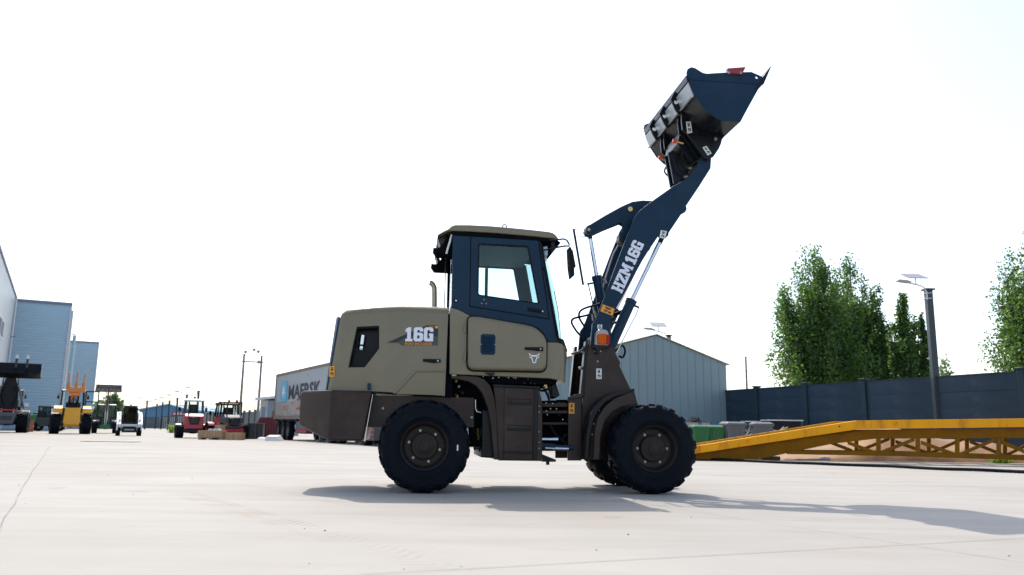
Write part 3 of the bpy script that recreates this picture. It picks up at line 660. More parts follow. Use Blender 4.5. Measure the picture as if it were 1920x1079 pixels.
# ---- hood -----------------------------------------------------------------------------------
HY = 0.62
def hring(bx, tx, w, r, seg=6):
    """slanted slice: bottom and top are spots measured on the near side"""
    (xb, zb), (xt, zt) = o1(*bx, -HY), o1(*tx, -HY); pts = [(-w, zb)]; 
    for k in range(seg + 1):
        a = math.pi / 2 * k / seg; pts.append((-w + r - r * math.cos(a), zt - r + r * math.sin(a)))
    pts = pts + [(-y, z) for y, z in pts[::-1]]
    return [(xb + (xt - xb) * (z - zb) / (zt - zb), y, z) for y, z in pts]
hood = M().loft([hring((613, 731), (637, 592), 0.53, 0.05), hring((614, 731), (640, 585), 0.585, 0.07), hring((620, 731), (650, 578.5), 0.615, 0.09), hring((632, 732), (668, 575), 0.62, 0.10), hring((690, 733.5), (708, 571.5), 0.62, 0.10), hring((738, 736), (750, 570), 0.62, 0.10), hring((790, 739.5), (795, 571.5), 0.62, 0.10), hring((834, 743), (841, 575), 0.62, 0.10)])
hood_o = P_('hood', hood, 'khaki', bevel=0, sharp=40)
win = oo([(669, 613), (711, 611), (711, 654), (684, 689), (653, 689.5)], -HY)
cut(hood_o, M().prism(win, -0.70, -0.46)); cut(hood_o, M().prism(win, 0.46, 0.70))
hood_o.data.materials.clear(); hood_o.data.materials.append(MATS['khaki'])
def inset(pts, k):
    c = Vector((sum(p[0] for p in pts) / len(pts), sum(p[1] for p in pts) / len(pts))); return [tuple(c + (Vector(p) - c) * k) for p in pts]
for s in (-1, 1):
    rng_ = sorted((s * 0.622, s * 0.47)); P_('window_frame', M().plate(win, [inset(win, 0.90)], *rng_), 'black_rubber', hood_o, 0.003)
    P_('engine_screen', M().prism(inset(win, 0.995), *sorted((s * 0.475, s * 0.462))), 'black_paint', hood_o, 0)
    wy0, wy1 = min(p[1] for p in win), max(p[1] for p in win)
c0 = o1(674, 689, -0.54); c1 = o1(681, 629, -0.54); c0 = (c0[0] + (c1[0] - c0[0]) * .45, c0[1] + (c1[1] - c0[1]) * .45)
P_('highlight_cylinder', M().cyl((c0[0] - 0.005, -0.535, c0[1] + 0.03), (c1[0] - 0.005, -0.535, c1[1]), 0.034, n=20), 'chrome', hood_o, 0)  # chrome cylinder added for its white highlight in the hood window
P_('highlight_band', M().cyl((c0[0] - 0.004, -0.535, c0[1] + 0.07), (c0[0] - 0.004, -0.535, c0[1] + 0.09), 0.037, n=20), 'black_paint', hood_o, 0)  # dark band around the added highlight cylinder
for k in range(9):
    z = wy0 + 0.03 + k * 0.022
    P_('screen_wire', M().box(*( (o1(662, 680, -.6)[0], o1(700, 680, -.6)[0]) ), -0.597, -0.594, z, z + 0.004), 'black_paint', hood_o, 0)
# rear grille
P_('rear_grille', M().loft([hring((606.5, 730), (628, 589), 0.44, 0.05), hring((610, 730), (634, 590), 0.53, 0.05), hring((615, 730), (640, 592), 0.55, 0.05)]), 'navy', bevel=0.004)
# pressed step in the lower hood
lp = oo([(743, 739), (781, 698.5), (833, 698.5), (831, 742)], -HY)
P_('wheel_arch_panel', M().prism(lp, -0.624, -0.60), 'khaki', hood_o, 0.003)
P_('arch_edge_strip', M().prism(oo([(736, 737.5), (770, 700), (779, 694.5), (834, 694), (834, 697.5), (781, 697.5), (742, 739)], -HY), -0.630, -0.60), 'khaki', hood_o, 0.006, seg=3)  # raised khaki edge along the arch panel
hd = oo([(793, 673.5), (826, 674), (827, 679.5), (813, 681), (793, 678)], -0.63); hh = P_('hood_handle', M().prism(hd, -0.640, -0.619), 'black_rubber', None, 0.004)
x, z = o1(821, 677, -0.64); P_('lock', M().cyl((x, -0.641, z), (x, -0.645, z), 0.010), 'pipe_blue', hh, 0)
def sticker(px, Y, mat, name='sticker', marks=True, parent=None, t=0.0025, mark='print_black'):
    pts = oo(px, Y); s = P_(name, M().prism(pts, Y - t, Y), mat, parent, 0)
    if marks:
        a, b, c, d = [Vector(p) for p in pts]; mm = M()
        for (u0, u1, v0, v1) in ((0.25, 0.75, 0.12, 0.20), (0.3, 0.7, 0.24, 0.42), (0.25, 0.55, 0.56, 0.72), (0.6, 0.8, 0.60, 0.86), (0.25, 0.5, 0.78, 0.86)):
            q = [a.lerp(b, u).lerp(d.lerp(c, u), v) for u, v in ((u0, v0), (u1, v0), (u1, v1), (u0, v1))]; mm.prism([tuple(p) for p in q], Y - t - 0.001, Y - t)
        P_('sticker_print', mm, mark, s, 0)
    return s
sticker([(618, 687), (627.5, 687), (627, 707), (617, 707)], -0.6225, 'sticker_orange', label='orange warning sticker') if False else sticker([(618, 687), (627.5, 687), (627, 707), (617, 707)], -0.6225, 'sticker_orange')
# hood decal
dk = P_('decal', M().prism(oo([(726, 643), (758, 628.5), (800, 610.5), (821.5, 610), (821, 648), (753, 648), (747, 643.5)], -0.6205), -0.6225, -0.6205), 'print_olive', hood_o, 0)
P_('decal_wedge', M().prism(oo([(726, 642.6), (758, 628.5), (800, 611), (821, 611), (821, 631), (765, 631), (745, 641.5)], -0.6225), -0.6237, -0.6226), 'print_black', dk, 0)
A, B, Uq = o1(758.5, 640.5, -0.6237), o1(812, 640.5, -0.6237), o1(758.5, 614, -0.6237)
P_('decal_number', slab_text('16G', A, B, (0.0, Uq[1] - A[1]), -0.6238, 0.001, 0.5), 'white_print', dk, 0)
def text_on(txt, pa, pb, ptop, Y, mat, parent, name='lettering', bold=0.02, t=0.001):
    v, f = font_text(txt, bold); a = Vector(o1(*pa, Y)); b = Vector(o1(*pb, Y)); u = Vector(o1(*ptop, Y)) - a; e = b - a
    return P_(name, M().add([(*(lambda q: (q.x, Y, q.y))(a + e * x + u * y),) for x, y in v], f), mat, parent, 0)
text_on('FRONT END LOADER', (759, 647.5), (810, 647.5), (759, 642.5), -0.6250, 'print_orange', dk)
text_on('HZM', (804, 614.5), (812.5, 614.5), (804, 611.8), -0.6250, 'print_orange', dk)
P_('decal_square', M().prism(oo([(815.5, 611.5), (821, 611.5), (821, 616), (815.5, 616)], -0.625), -0.6250, -0.6239), 'sticker_orange', dk, 0)

# ---- exhaust, rear rod -----------------------------------------------------------------
ex = [o3(814.5, 585, -0.25), o3(814.5, 545, -0.25), o3(813, 537, -0.25), o3(809.5, 532, -0.25), o3(805.5, 530.5, -0.25)]
P_('exhaust_pipe', M().tube(ex, 0.030, 16).lathe([(0.045, -0.01), (0.045, 0.01)], 16, (0, 0, 0)) if False else M().tube(sm(ex), 0.030, 16), 'exhaust_steel', bevel=0)
P_('gas_strut', M().cyl(o3(833, 577, -0.3), o3(836.5, 470, -0.3), 0.006, n=6), 'black_paint', bevel=0)

# ---- cab ------------------------------------------------------------------------------------
CY = 0.65
# khaki lower body
lowpts = [(844, 577), (847, 577), (860, 581), (884, 593.5), (905, 597), (988, 609.5), (1006, 615), (1018, 624), (1025, 637), (1027, 642), (1047.5, 642.5), (1052, 660), (1053, 690), (1047, 713), (1030, 710), (843, 702)]
lb = P_('cab_body', M().prism(oo(lowpts, -CY), -CY, CY), 'khaki', bevel=0.008, seg=3)
def nring(pt, pb_, w): (xt, zt), (xb, zb) = o1(*pt, -CY), o1(*pb_, -CY); n = 6; return [(xb + (xt - xb) * k / n, -w, zb + (zt - zb) * k / n) for k in range(n + 1)] + [(xb + (xt - xb) * k / n, w, zb + (zt - zb) * k / n) for k in range(n, -1, -1)]
P_('cab_nose', M().loft([nring((1046, 643), (1046, 712), 0.648), nring((1053, 645), (1055, 715), 0.632), nring((1060, 649), (1061, 717), 0.59), nring((1067, 655), (1064, 714), 0.51), nring((1071, 664), (1067, 705), 0.40)]), 'khaki', lb, 0, sharp=60)
# navy side frames with the door opening
side = [(849, 436), (1011, 446), (1048, 642), (1027, 641), (1025, 636), (1018, 623), (1006, 614), (988, 608.5), (895, 593), (884, 592.5), (860, 580), (846.5, 576)]
dooro = [(882, 442.5), (1010, 450.5), (1030.5, 600), (880, 575.5)]
doorb = [(883.4, 444), (1008.6, 451.5), (1028.8, 598), (881.4, 574.2)]
glz = roundpoly(oo([(896.5, 456.5), (991, 461.5), (1011.5, 571), (895, 554.5)], -CY), 0.02, 4)
gin = roundpoly(oo([(899, 459), (989, 464), (1009, 568.5), (897.5, 552.5)], -CY), 0.02, 4)
OS, OD, OB = oo(side, -CY), oo(dooro, -CY), oo(doorb, -CY)
for s in (-1, 1):
    y0, y1 = sorted((s * (CY + 0.003), s * (CY - 0.05))); P_('cab_frame', M().plate(OS, [OD[::-1]], y0, y1), 'navy', None, 0.003)
    dr = P_('door', M().plate(OB, [glz[::-1]], *sorted((s * (CY + 0.006), s * (CY - 0.035)))), 'navy', None, 0.004)
    P_('window_seal', M().plate(glz, [gin[::-1]], *sorted((s * (CY + 0.002), s * (CY - 0.03)))), 'black_rubber', dr, 0)
    P_('pane', M().prism(inset(glz, 0.995), *sorted((s * (CY - 0.010), s * (CY - 0.014)))), 'cab_glass', dr, 0)
    P_('door_gap', M().plate(oo(dooro, -CY), [OB[::-1]], *sorted((s * (CY - 0.01), s * (CY - 0.03)))), 'black_rubber', dr, 0)
    if s < 0:
        hb = oo([(989, 577.5), (1019, 583), (1020, 588), (990, 583.5)], -CY); hn = P_('door_handle', M().prism(hb, -CY - 0.03, -CY - 0.006), 'black_rubber', dr, 0.005)
        x, z = o1(1017.5, 584.3, -CY - 0.03); P_('lock', M().cyl((x, -CY - 0.03, z), (x, -CY - 0.034, z), 0.010), 'pipe_blue', hn, 0)
        for px, py in ((907.5, 562.5), (903, 569.5), (911.5, 570)): x, z = o1(px, py, -CY); P_('rivet', M().cyl((x, -CY - 0.006, z), (x, -CY - 0.010, z), 0.007, n=10), 'bolt_zinc', dr, 0)
        x, z = o1(855, 564.5, -CY); P_('plug', M().cyl((x, -CY - 0.003, z), (x, -CY - 0.009, z), 0.022).cyl((x, -CY - 0.009, z), (x, -CY - 0.012, z), 0.014), 'black_rubber', None, 0); P_('plug_cap', M().cyl((x, -CY - 0.0125, z), (x, -CY - 0.016, z), 0.010), 'sticker_white', None, 0)
    else:
        # sliding window bars of the far door
        (xa, za), (xb_, zb_) = o1(932, 470, -CY), o1(933, 560, -CY); P_('sash_bar', M().box(xa - 0.02, xa + 0.02, CY - 0.03, CY - 0.005, zb_ - 0.02, za + 0.05), 'navy', dr, 0)
P_('grab_rail', M().tube([(o1(897, 524, -CY)[0] - 0.05, CY - 0.08, o1(897, 520, -CY)[1]), (o1(1008, 540, -CY)[0], CY - 0.08, o1(1008, 539, -CY)[1])], 0.016, 8), 'navy', None, 0)
# rear frame and rear window
xr0 = o1(849, 441, -CY)[0]; zr1 = o1(849, 441, -CY)[1]; zr0 = o1(847, 576, -CY)[1]
P_('rear_frame', M().plate([(-CY + 0.05, zr0), (CY - 0.05, zr0), (CY - 0.05, zr1), (-CY + 0.05, zr1)], [[(-0.57, zr0 + 0.05), (-0.57, zr1 - 0.08), (0.57, zr1 - 0.08), (0.57, zr0 + 0.05)]], xr0 + 0.01, xr0 + 0.05, 'x'), 'matte_black', None, 0.004)
P_('rear_pane', M().box(xr0 + 0.02, xr0 + 0.025, -0.575, 0.575, zr0 + 0.045, zr1 - 0.075), 'cab_glass', None, 0)
# windscreen, curved
def wring(pt, pb_, y, out):
    (xt, zt), (xb, zb) = o1(*pt, -CY), o1(*pb_, -CY); n = 8
    return [(xb + (xt - xb) * k / n + out * (0.75 + 0.25 * math.sin(math.pi * k / n)), y, zb + (zt - zb) * k / n) for k in range(n + 1)]
ws = M(); rings = []
for k in range(13):
    u = -1 + 2 * k / 12; rings.append(wring((1013.5, 455), (1048, 640), u * 0.64, 0.17 * (1 - abs(u) ** 2.2)))
n_ = len(rings[0]); ws.add([p for r in rings for p in r], [(i * n_ + j, i * n_ + j + 1, (i + 1) * n_ + j + 1, (i + 1) * n_ + j) for i in range(12) for j in range(n_ - 1)])
P_('windscreen', ws, 'clear_glass', None, 0, sharp=80)
for s in (-1, 1):
    P_('windscreen_seal', M().prism(oo([(1011, 455), (1016, 455), (1050, 641), (1044, 641)], -CY), *sorted((s * (CY + 0.006), s * (CY - 0.02)))), 'black_rubber', None, 0.003)
    P_('seal_strip', M().tube([(*(lambda q: (q[0], s * (CY + 0.012), q[1]))(o1(px, py, -CY)),) for px, py in ((1016, 503), (1022, 507), (1045, 626), (1042, 630))], 0.013, 8), 'black_rubber', None, 0)
P_('cowl', M().prism(oo([(1047, 628), (1062, 634), (1070, 657), (1050, 647)], -CY), -0.5, 0.5), 'black_paint', None, 0.01)
P_('wiper', M().tube([o3(1052, 634, -0.1), o3(1046, 580, -0.2), o3(1039, 545, -0.25)], 0.008, 6), 'black_rubber', None, 0)
# roof
roof = [(820, 441), (833, 433), (841, 429.5), (847, 424), (853, 421.8), (880, 422), (920, 424), (960, 427.5), (1000, 431.5), (1030, 435), (1038, 437.5), (1043, 442), (1047.5, 448.5), (1000, 443), (930, 437), (880, 434), (842, 432.6)]
RO = P_('cab_roof', M().prism(oo(roof, -0.68), -0.68, 0.68), 'khaki', None, 0.012, seg=3)
P_('roof_underside', M().prism(oo([(846, 434), (880, 435), (930, 438), (1000, 444), (1044, 449.5), (1052, 455.5), (1040, 455), (1012, 452), (849, 441.5)], -0.66), -0.66, 0.66), 'matte_black', None, 0.004)
x0, z0 = o1(851, 447, -CY); x1, z1 = o1(1008, 454, -CY)
P_('headliner', M().prism([(x0 + 0.06, z0 - 0.05), (x1, z1 - 0.06), (x1, z1 + 0.0), (x0 + 0.06, z0 + 0.0)], -0.59, 0.59), 'headliner', None, 0.01)
x, z = o1(946, 425, 0); P_('roof_eye', M().lathe([(0.022, -0.005), (0.03, 0), (0.022, 0.005), (0.016, 0), (0.022, -0.005)], 14, (x, 0.0, z + 0.0)), 'dark_steel', None, 0)
# work lamps at the back of the roof
for yy in (-0.45, 0.45):
    wl_ = P_('work_lamp', M().prism(oo([(812, 464), (819, 474.5), (848, 476), (848, 441), (836, 443), (832, 456), (822, 465)], -0.60), yy - 0.14, yy + 0.14), 'matte_black', None, 0.008)
    P_('lamp_lens', M().prism(oo([(821, 446), (825, 443), (831, 456), (826, 462)], -0.60), yy - 0.12, yy + 0.12), 'dark_steel', wl_, 0.004)
P_('lamp_cable', M().tube([o3(847, 440, -0.62), o3(843, 455, -0.63), o3(839, 468, -0.62), o3(837, 476, -0.60)], 0.012, 6), 'sticker_white', None, 0)
# mirror
mir = P_('mirror_arm', M().tube([o3(1018, 470, -0.70), o3(1040, 465, -0.78), o3(1060, 461.5, -0.80), o3(1067, 462, -0.80), o3(1067, 458, -0.80), o3(1063, 451, -0.80), o3(1057, 448.5, -0.78), o3(1030, 451, -0.70)], 0.010, 8), 'black_paint', None, 0)
P_('mirror_head', M().prism(oo([(1063, 468), (1066, 466.5), (1069, 473), (1073, 500), (1073.5, 520), (1068, 524.5), (1065, 505)], -0.78), -0.90, -0.74), 'black_rubber', mir, 0.008)
P_('mirror_glass', M().prism(oo([(1069.8, 473), (1070.4, 473), (1076, 503), (1075.3, 505)], -0.78), -0.89, -0.75), 'black_paint', mir, 0)
P_('lamp_bracket', M().prism(oo([(1033, 452), (1040, 450), (1040, 470), (1036, 472), (1033, 462)], -0.66), -0.68, -0.60), 'black_paint', mir, 0.004)
P_('sun_visor_lamp', M().prism(oo([(1018, 463), (1027, 462), (1027, 480), (1020, 480)], -0.62), -0.63, -0.50), 'pipe_blue', None, 0.01)

# ---- khaki side locker ------------------------------------------------------------------
lk = [(875, 592.5), (895, 592.5), (987, 608), (1006, 613), (1027, 634), (1026, 700), (874, 697)]
LO = roundpoly(oo(lk, -0.66), [0.08, 0.06, 0.2, 0.12, 0.16, 0.10, 0.09], 6)
P_('locker_seal', M().prism(LO, -0.664, -0.64), 'black_rubber', None, 0.003)
lk2 = [(877, 594.5), (896, 594.5), (986, 610), (1004, 615), (1024.5, 635), (1023.5, 697), (876.5, 694.5)]
LI = roundpoly(oo(lk2, -0.67), [0.08, 0.06, 0.2, 0.12, 0.16, 0.09, 0.08], 6)
LK = P_('locker_door', M().prism(LI, -0.725, -0.655), 'khaki', None, 0.034, seg=5)
for py in ((606, 625), (660, 678)): P_('hinge', M().prism(oo([(871, py[0]), (874, py[0]), (873, py[1]), (870, py[1])], -0.67), -0.685, -0.652), 'khaki', LK, 0.002)
vx0, vz1 = o1(901.5, 626.5, -0.725); vx1, vz0 = o1(928.5, 666, -0.725)
VG = P_('vent', M().box(vx0, vx1, -0.729, -0.72, vz0, vz1), 'navy', LK, 0.003)
for k in range(9):
    z = vz0 + 0.02 + k * (vz1 - vz0 - 0.03) / 9
    P_('vent_slat', M().prism([(-0.729, z + 0.013), (-0.740, z), (-0.740, z + 0.003), (-0.729, z + 0.018)], vx0 + 0.018, vx1 - 0.018, 'x'), 'navy', VG, 0)
for u in (0.03, 0.97):
    for v in (0.03, 0.5, 0.97): P_('rivet', M().cyl((vx0 + (vx1 - vx0) * u, -0.729, vz0 + (vz1 - vz0) * v), (vx0 + (vx1 - vx0) * u, -0.733, vz0 + (vz1 - vz0) * v), 0.006, n=8), 'bolt_zinc', VG, 0)
hn = P_('locker_handle', M().prism(oo([(984, 651.5), (1018, 651.5), (1018.5, 659), (1008, 658.5), (984, 656)], -0.735), -0.745, -0.724), 'black_rubber', LK, 0.005)
x, z = o1(1013.5, 654.8, -0.745); P_('lock', M().cyl((x, -0.745, z), (x, -0.749, z), 0.010), 'bolt_zinc', hn, 0)
# bull head emblem
def bz(px): return [(820 + a / 5.393, 580 + b / 5.393) for a, b in px]
em = M()
for st, wd in (([(930, 447), (935, 462), (952, 470), (980, 472), (1008, 470), (1025, 462), (1031, 447)], 0.013), ([(932, 480), (945, 492), (955, 488)], 0.011), ([(1028, 480), (1015, 492), (1005, 488)], 0.011),
               ([(952, 488), (962, 512), (966, 540), (980, 546), (994, 540), (998, 512), (1008, 488)], 0.011), ([(952, 488), (966, 480), (994, 480), (1008, 488)], 0.010)):
    em.prism(ribbon(oo(bz(st), -0.7265), wd), -0.7275, -0.7255)
em = M()
fullw = [([(930, 447), (935, 462), (952, 470), (980, 472), (1008, 470), (1025, 462), (1031, 447)], 0.012, 0), ([(932, 482), (945, 492), (955, 486)], 0.011, 1), ([(1028, 482), (1015, 492), (1005, 486)], 0.011, 1), ([(950, 486), (962, 512), (966, 538), (980, 545), (994, 538), (998, 512), (1010, 486)], 0.011, 2), ([(954, 480), (980, 477), (1006, 480)], 0.007, 3)]
for st, wd, k in fullw: em.prism(ribbon(oo(bz(st), -0.7265), wd), -0.7268 - 0.0005 * k, -0.7250)
P_('emblem', em, 'white_print', LK, 0)
P_('door_stay', M().prism(oo([(908, 699.5), (928, 699.5), (922, 708), (918, 704)], -0.66), -0.69, -0.60), 'black_paint', None, 0.004)

# ---- under the cab: rear fender, step box ------------------------------------------------
fo = [(846, 706), (865, 705), (895, 707), (908, 712), (919, 724), (926, 745), (930, 775), (934, 862)]; fi = [(926, 862), (920, 800), (914, 765), (904, 738), (893, 724), (878, 716), (858, 712), (846, 711)]
both(oo(fo + fi, -0.63), -0.66, -0.30, 'rear_fender', 'brown', None, 0.006)
both(oo([(884, 700), (930, 700), (1044, 709), (1040, 722), (924, 722)], -0.5), -0.58, -0.1, 'cab_mount', 'matte_black', None, 0.01)
for px, py in ((852, 706), (906, 706), (924, 709.5), (935, 708), (953, 708.5), (963, 708.5), (967, 709), (990, 711), (983, 719), (995, 719), (1002, 720)): x, z = o1(px, py, -0.585); P_('mount_bolt', M().cyl((x, -0.58, z), (x, -0.60, z), 0.009, n=6), 'bolt_zinc' if px < 970 else 'dark_steel', None, 0)
x, z = o1(852, 704, -0.62); P_('mount_cap', M().lathe([(0.0, -0.03), (0.02, -0.02), (0.03, 0.02)], 12, (x, -0.60, z)), 'sticker_white', None, 0)
SY = -0.68
sbox = P_('step_box', M().prism(oo([(925, 722), (1010, 726), (1016, 752), (1016, 865), (935, 864), (932, 800), (928, 745)], SY + 0.02), SY + 0.02, -0.25), 'brown', None, 0.006)
P_('step_box', M().prism(oo([(925, 722), (1010, 726), (1016, 752), (1016, 865), (935, 864), (932, 800), (928, 745)], SY + 0.02), 0.25, -SY - 0.02), 'brown', None, 0.006)
spx = [[(952, 748), (996, 749), (996, 759), (952, 758)], [(951, 797.5), (996, 799), (996, 808), (951, 807)], [(946, 847), (994, 848), (994, 858), (946, 857)]]
stp = P_('step_plate', M().plate(oo([(946, 727), (1000, 729), (998, 863), (945, 862)], SY), [oo(q, SY)[::-1] for q in spx[:2]], SY, SY + 0.03), 'brown', sbox, 0.004)
for q in spx[:2]: 
    P_('tread', M().prism(oo([(q[0][0], q[3][1] - 3.4), (q[1][0], q[2][1] - 3.4), (q[2][0], q[2][1] + 0.5), (q[3][0], q[3][1] + 0.5)], SY), SY - 0.012, SY + 0.02), 'black_paint', sbox, 0.003)
    P_('step_recess', M().prism(oo(q, SY), SY + 0.022, SY + 0.0285), 'black_paint', sbox, 0)
P_('tread', M().prism(oo([(944, 846), (1000, 847.5), (1000, 851), (944, 849.5)], SY), SY - 0.02, SY + 0.02), 'black_paint', sbox, 0.003)
P_('side_strip', M().prism(oo([(1009, 752), (1016.5, 752), (1017, 864), (1007, 864)], SY), SY + 0.003, -0.3), 'brown', sbox, 0.003)
for py in (762, 773, 810, 830, 841): x, z = o1(1011, py, SY); bolt((x, SY + 0.003, z), sbox, 0.007)
P_('front_column', M().prism(oo([(1000, 730), (1009, 730), (1008, 864), (999, 864)], SY), SY + 0.008, -0.3), 'black_paint', sbox, 0.003)
P_('top_ledge', M().prism(oo([(924, 721), (1012, 725), (1012, 729), (925, 725.5)], SY), SY - 0.012, -0.3), 'black_paint', sbox, 0.003)
P_('drain_foot', M().prism(oo([(1016, 852), (1041, 862), (1041, 866), (1016, 866)], -0.45), -0.5, -0.1), 'black_paint', None, 0.004)
x, z = o1(1027, 866, -0.4); P_('drain_plug', M().cyl((x, -0.4, z + 0.02), (x, -0.4, z - 0.035), 0.02, n=8), 'dark_steel', None, 0)
x0, z0 = o1(905, 858, -0.5); x1, z1 = o1(933, 770, -0.5)
P_('fuel_tank', M().box(x0 - 0.02, x1 + 0.05, -0.56, 0.5, z0, z1), 'black_paint', None, 0.01)
P_('tank_cover', M().prism(oo([(880, 802), (930, 802), (930, 860), (903, 858), (898, 836), (884, 836)], -0.42), -0.44, -0.2), 'matte_black', None, 0.01)
for pth, mt, r in (([(886, 804), (893, 815), (900, 830), (930, 850)], 'black_rubber', 0.012), ([(896, 803), (897, 825)], 'brass', 0.014), ([(902, 804), (902, 820), (905, 829)], 'chrome', 0.008), ([(888, 842), (896, 840), (905, 842)], 'dark_steel', 0.018), ([(905, 845), (905, 856)], 'dark_steel', 0.022)):
    P_('hydraulic_line', M().tube([o3(a, b, -0.46) for a, b in pth], r, 8), mt, None, 0)

# ---- articulation joint -------------------------------------------------------------------
P_('articulation_frame', M().prism(oo([(1012, 752), (1068, 750), (1068, 842), (1012, 842)], -0.2), -0.2, 0.2), 'matte_black', None, 0.01)
for (y0, y1) in ((756, 764), (770, 776), (792, 797), (838, 846)):
    P_('hinge_plate', M().prism(oo([(1016, y0), (1068, y0), (1068, y1), (1016, y1)], -0.36), -0.38, 0.3), 'brown', None, 0.006)
P_('steering_cylinder', M().cyl(o3(1012, 836, -0.42), o3(1040, 838, -0.42), 0.036).cyl(o3(1036, 838, -0.42), o3(1075, 840, -0.42), 0.028), 'navy', None, 0)
P_('steering_rod', M().cyl(o3(1014, 824, -0.40), o3(1046, 824.5, -0.40), 0.024), 'chrome', None, 0)
P_('steering_rod', M().cyl(o3(1022, 840.5, -0.44), o3(1066, 842, -0.44), 0.014), 'chrome', None, 0)
for px, py in ((1024, 756), (1024, 771), (1032, 767), (1043, 767), (1036, 757), (1026, 778), (1055, 787)): x, z = o1(px, py, -0.39); P_('joint_bolt', M().cyl((x, -0.38, z), (x, -0.40, z), 0.008, n=6), 'bolt_zinc', None, 0)
for pth in ([(1010, 732), (1020, 733), (1030, 730), (1034, 745)], [(1012, 716), (1026, 740), (1032, 760)], [(1046, 780), (1058, 770), (1066, 772)], [(1030, 795), (1042, 815), (1062, 832)], [(1052, 828), (1058, 818), (1062, 814)]):
    P_('hydraulic_hose', M().tube(sm([o3(a, b, -0.36) for a, b in pth]), 0.013, 8), 'black_rubber', None, 0)
P_('steer_valve', M().prism(oo([(1031, 716), (1040, 716), (1048, 742), (1040, 748), (1033, 744)], -0.3), -0.36, -0.1), 'black_paint', None, 0.01)
P_('cab_post', M().prism(oo([(1019, 712), (1025, 712), (1025, 726), (1019, 726)], -0.5), -0.53, -0.45), 'brass', None, 0.004)

# ---- front frame tower --------------------------------------------------------------------
TY = 0.36
tw = oo([(1103, 650), (1149, 650), (1156, 667), (1163, 679), (1162, 687), (1198, 763), (1205, 800), (1160, 862), (1089, 862), (1092, 760), (1097, 700)], -TY)
TA, TB = both(tw, -TY, -TY + 0.03, 'tower_plate', 'brown', None, 0.004)
ps = oo([(1065, 745), (1090, 745), (1090, 864), (1064.5, 864)], -0.40); both(ps, -0.41, -0.37, 'tower_base', 'brown', None, 0.004)
P_('front_frame', M().prism(oo([(1092, 760), (1200, 780), (1240, 820), (1200, 860), (1092, 862)], -0.3), -0.325, 0.325), 'matte_black', None, 0.008)
P_('tower_back', M().prism(oo([(1112, 760), (1116, 640), (1122, 640), (1120, 760)], 0.0), -0.325, 0.325), 'matte_black', None, 0)
both(oo([(1088, 745), (1098, 640), (1103, 640), (1096, 745)], -TY), -TY - 0.004, -TY + 0.10, 'tower_flange', 'black_paint', None, 0.003)
P_('hose_clamp', M().tube([o3(1072, 664, -0.05), o3(1086, 660, -0.15), o3(1092, 656, -0.3), o3(1104, 643, -0.37)], 0.014, 8), 'bolt_zinc', None, 0)
cl = P_('grease_block', M().prism(oo([(1064, 745), (1074, 742), (1078, 740), (1091, 738), (1091, 745), (1078, 748), (1064, 748)], -0.42), -0.45, -0.415), 'dark_steel', None, 0.004)
sticker([(1066.5, 756), (1077, 756), (1077, 776), (1066.5, 776)], -0.4105, 'sticker_orange')
sticker([(1118, 691.5), (1128, 691.5), (1128, 711), (1118, 711)], -TY - 0.0005, 'sticker_white', mark='print_black')
for px, py in ((1115, 659.5), (1126, 659), (1120.5, 678), (1119.5, 754), (1124.5, 758.5), (1123.5, 770), (1110, 815), (1113, 795)): x, z = o1(px, py, -TY); bolt((x, -TY, z), TA, 0.011)
# front fender
cxp, czp = XF, WR
def arc(r, a0, a1, n=14, dx=0, dz=0): return [(cxp + dx + r * math.cos(R_(a0 + (a1 - a0) * i / n)), czp + dz + r * math.sin(R_(a0 + (a1 - a0) * i / n))) for i in range(n + 1)]
fout = oo([(1190, 729), (1172, 731), (1151, 736), (1132, 746), (1115, 762), (1106, 782), (1100, 815), (1096, 862)], -0.62); finn = oo([(1102, 862), (1106, 820), (1112, 788), (1121, 770), (1136, 753), (1154, 743), (1174, 737.5), (1190, 733)], -0.62)
FN, _ = both(fout + finn, -0.62, -0.36, 'front_fender', 'black_paint', None, 0.003)
lip = oo([(1189, 733), (1172, 740), (1152, 748), (1135, 762), (1121, 783), (1115, 810), (1113, 862), (1123, 862), (1126, 815), (1133, 790), (1147, 772), (1166, 762), (1192, 758), (1196, 760)], -0.60)
both(lip, -0.605, -0.575, 'fender_lip', 'brown', None, 0.003)

# ---- boom arms --------------------------------------------------------------------------------
AY = 0.365
arm = [(1107, 649), (1111, 608), (1117, 600), (1132, 562), (1150, 512), (1169, 461), (1184.5, 422), (1188.5, 411), (1193, 402.5), (1200, 395), (1213, 384.5), (1226, 375), (1263, 349), (1282, 338.5), (1297, 327), (1308, 312), (1315, 293), (1320, 287), (1328, 286.5), (1334, 293), (1332.5, 316), (1311, 350), (1286.5, 386.5), (1288, 392), (1285.5, 397.5), (1277.5, 402), (1252, 440), (1249, 446.5), (1241, 449), (1234, 442), (1229, 450), (1204, 490), (1166, 560), (1154, 581), (1143, 605), (1147, 632), (1149, 650)]
AR, AL_ = both(oo(arm, -AY), -AY, -AY + 0.045, 'boom_arm', 'navy', None, 0.005)
c0 = o3(1270, 365, -AY); P_('cross_tube', M().cyl((c0.x, -AY + 0.045, c0.z), (c0.x, AY - 0.045, c0.z), 0.07, n=20), 'navy', None, 0)
c0 = o3(1205, 430, -AY); P_('cross_tube', M().cyl((c0.x, -AY + 0.045, c0.z), (c0.x, AY - 0.045, c0.z), 0.08, n=20), 'navy', None, 0)
A = o1(1166, 551, -AY); B = o1(1208, 458.5, -AY); Ut = o1(1145.5, 541.5, -AY)
P_('arm_lettering', slab_text('HZM 16G', A, B, (Ut[0] - A[0], Ut[1] - A[1]), -AY - 0.0005, 0.001, 0.35), 'white_print', AR, 0)
sticker([(1130, 571), (1152.5, 579.5), (1148.5, 592.5), (1125.5, 584)], -AY - 0.0005, 'sticker_orange')
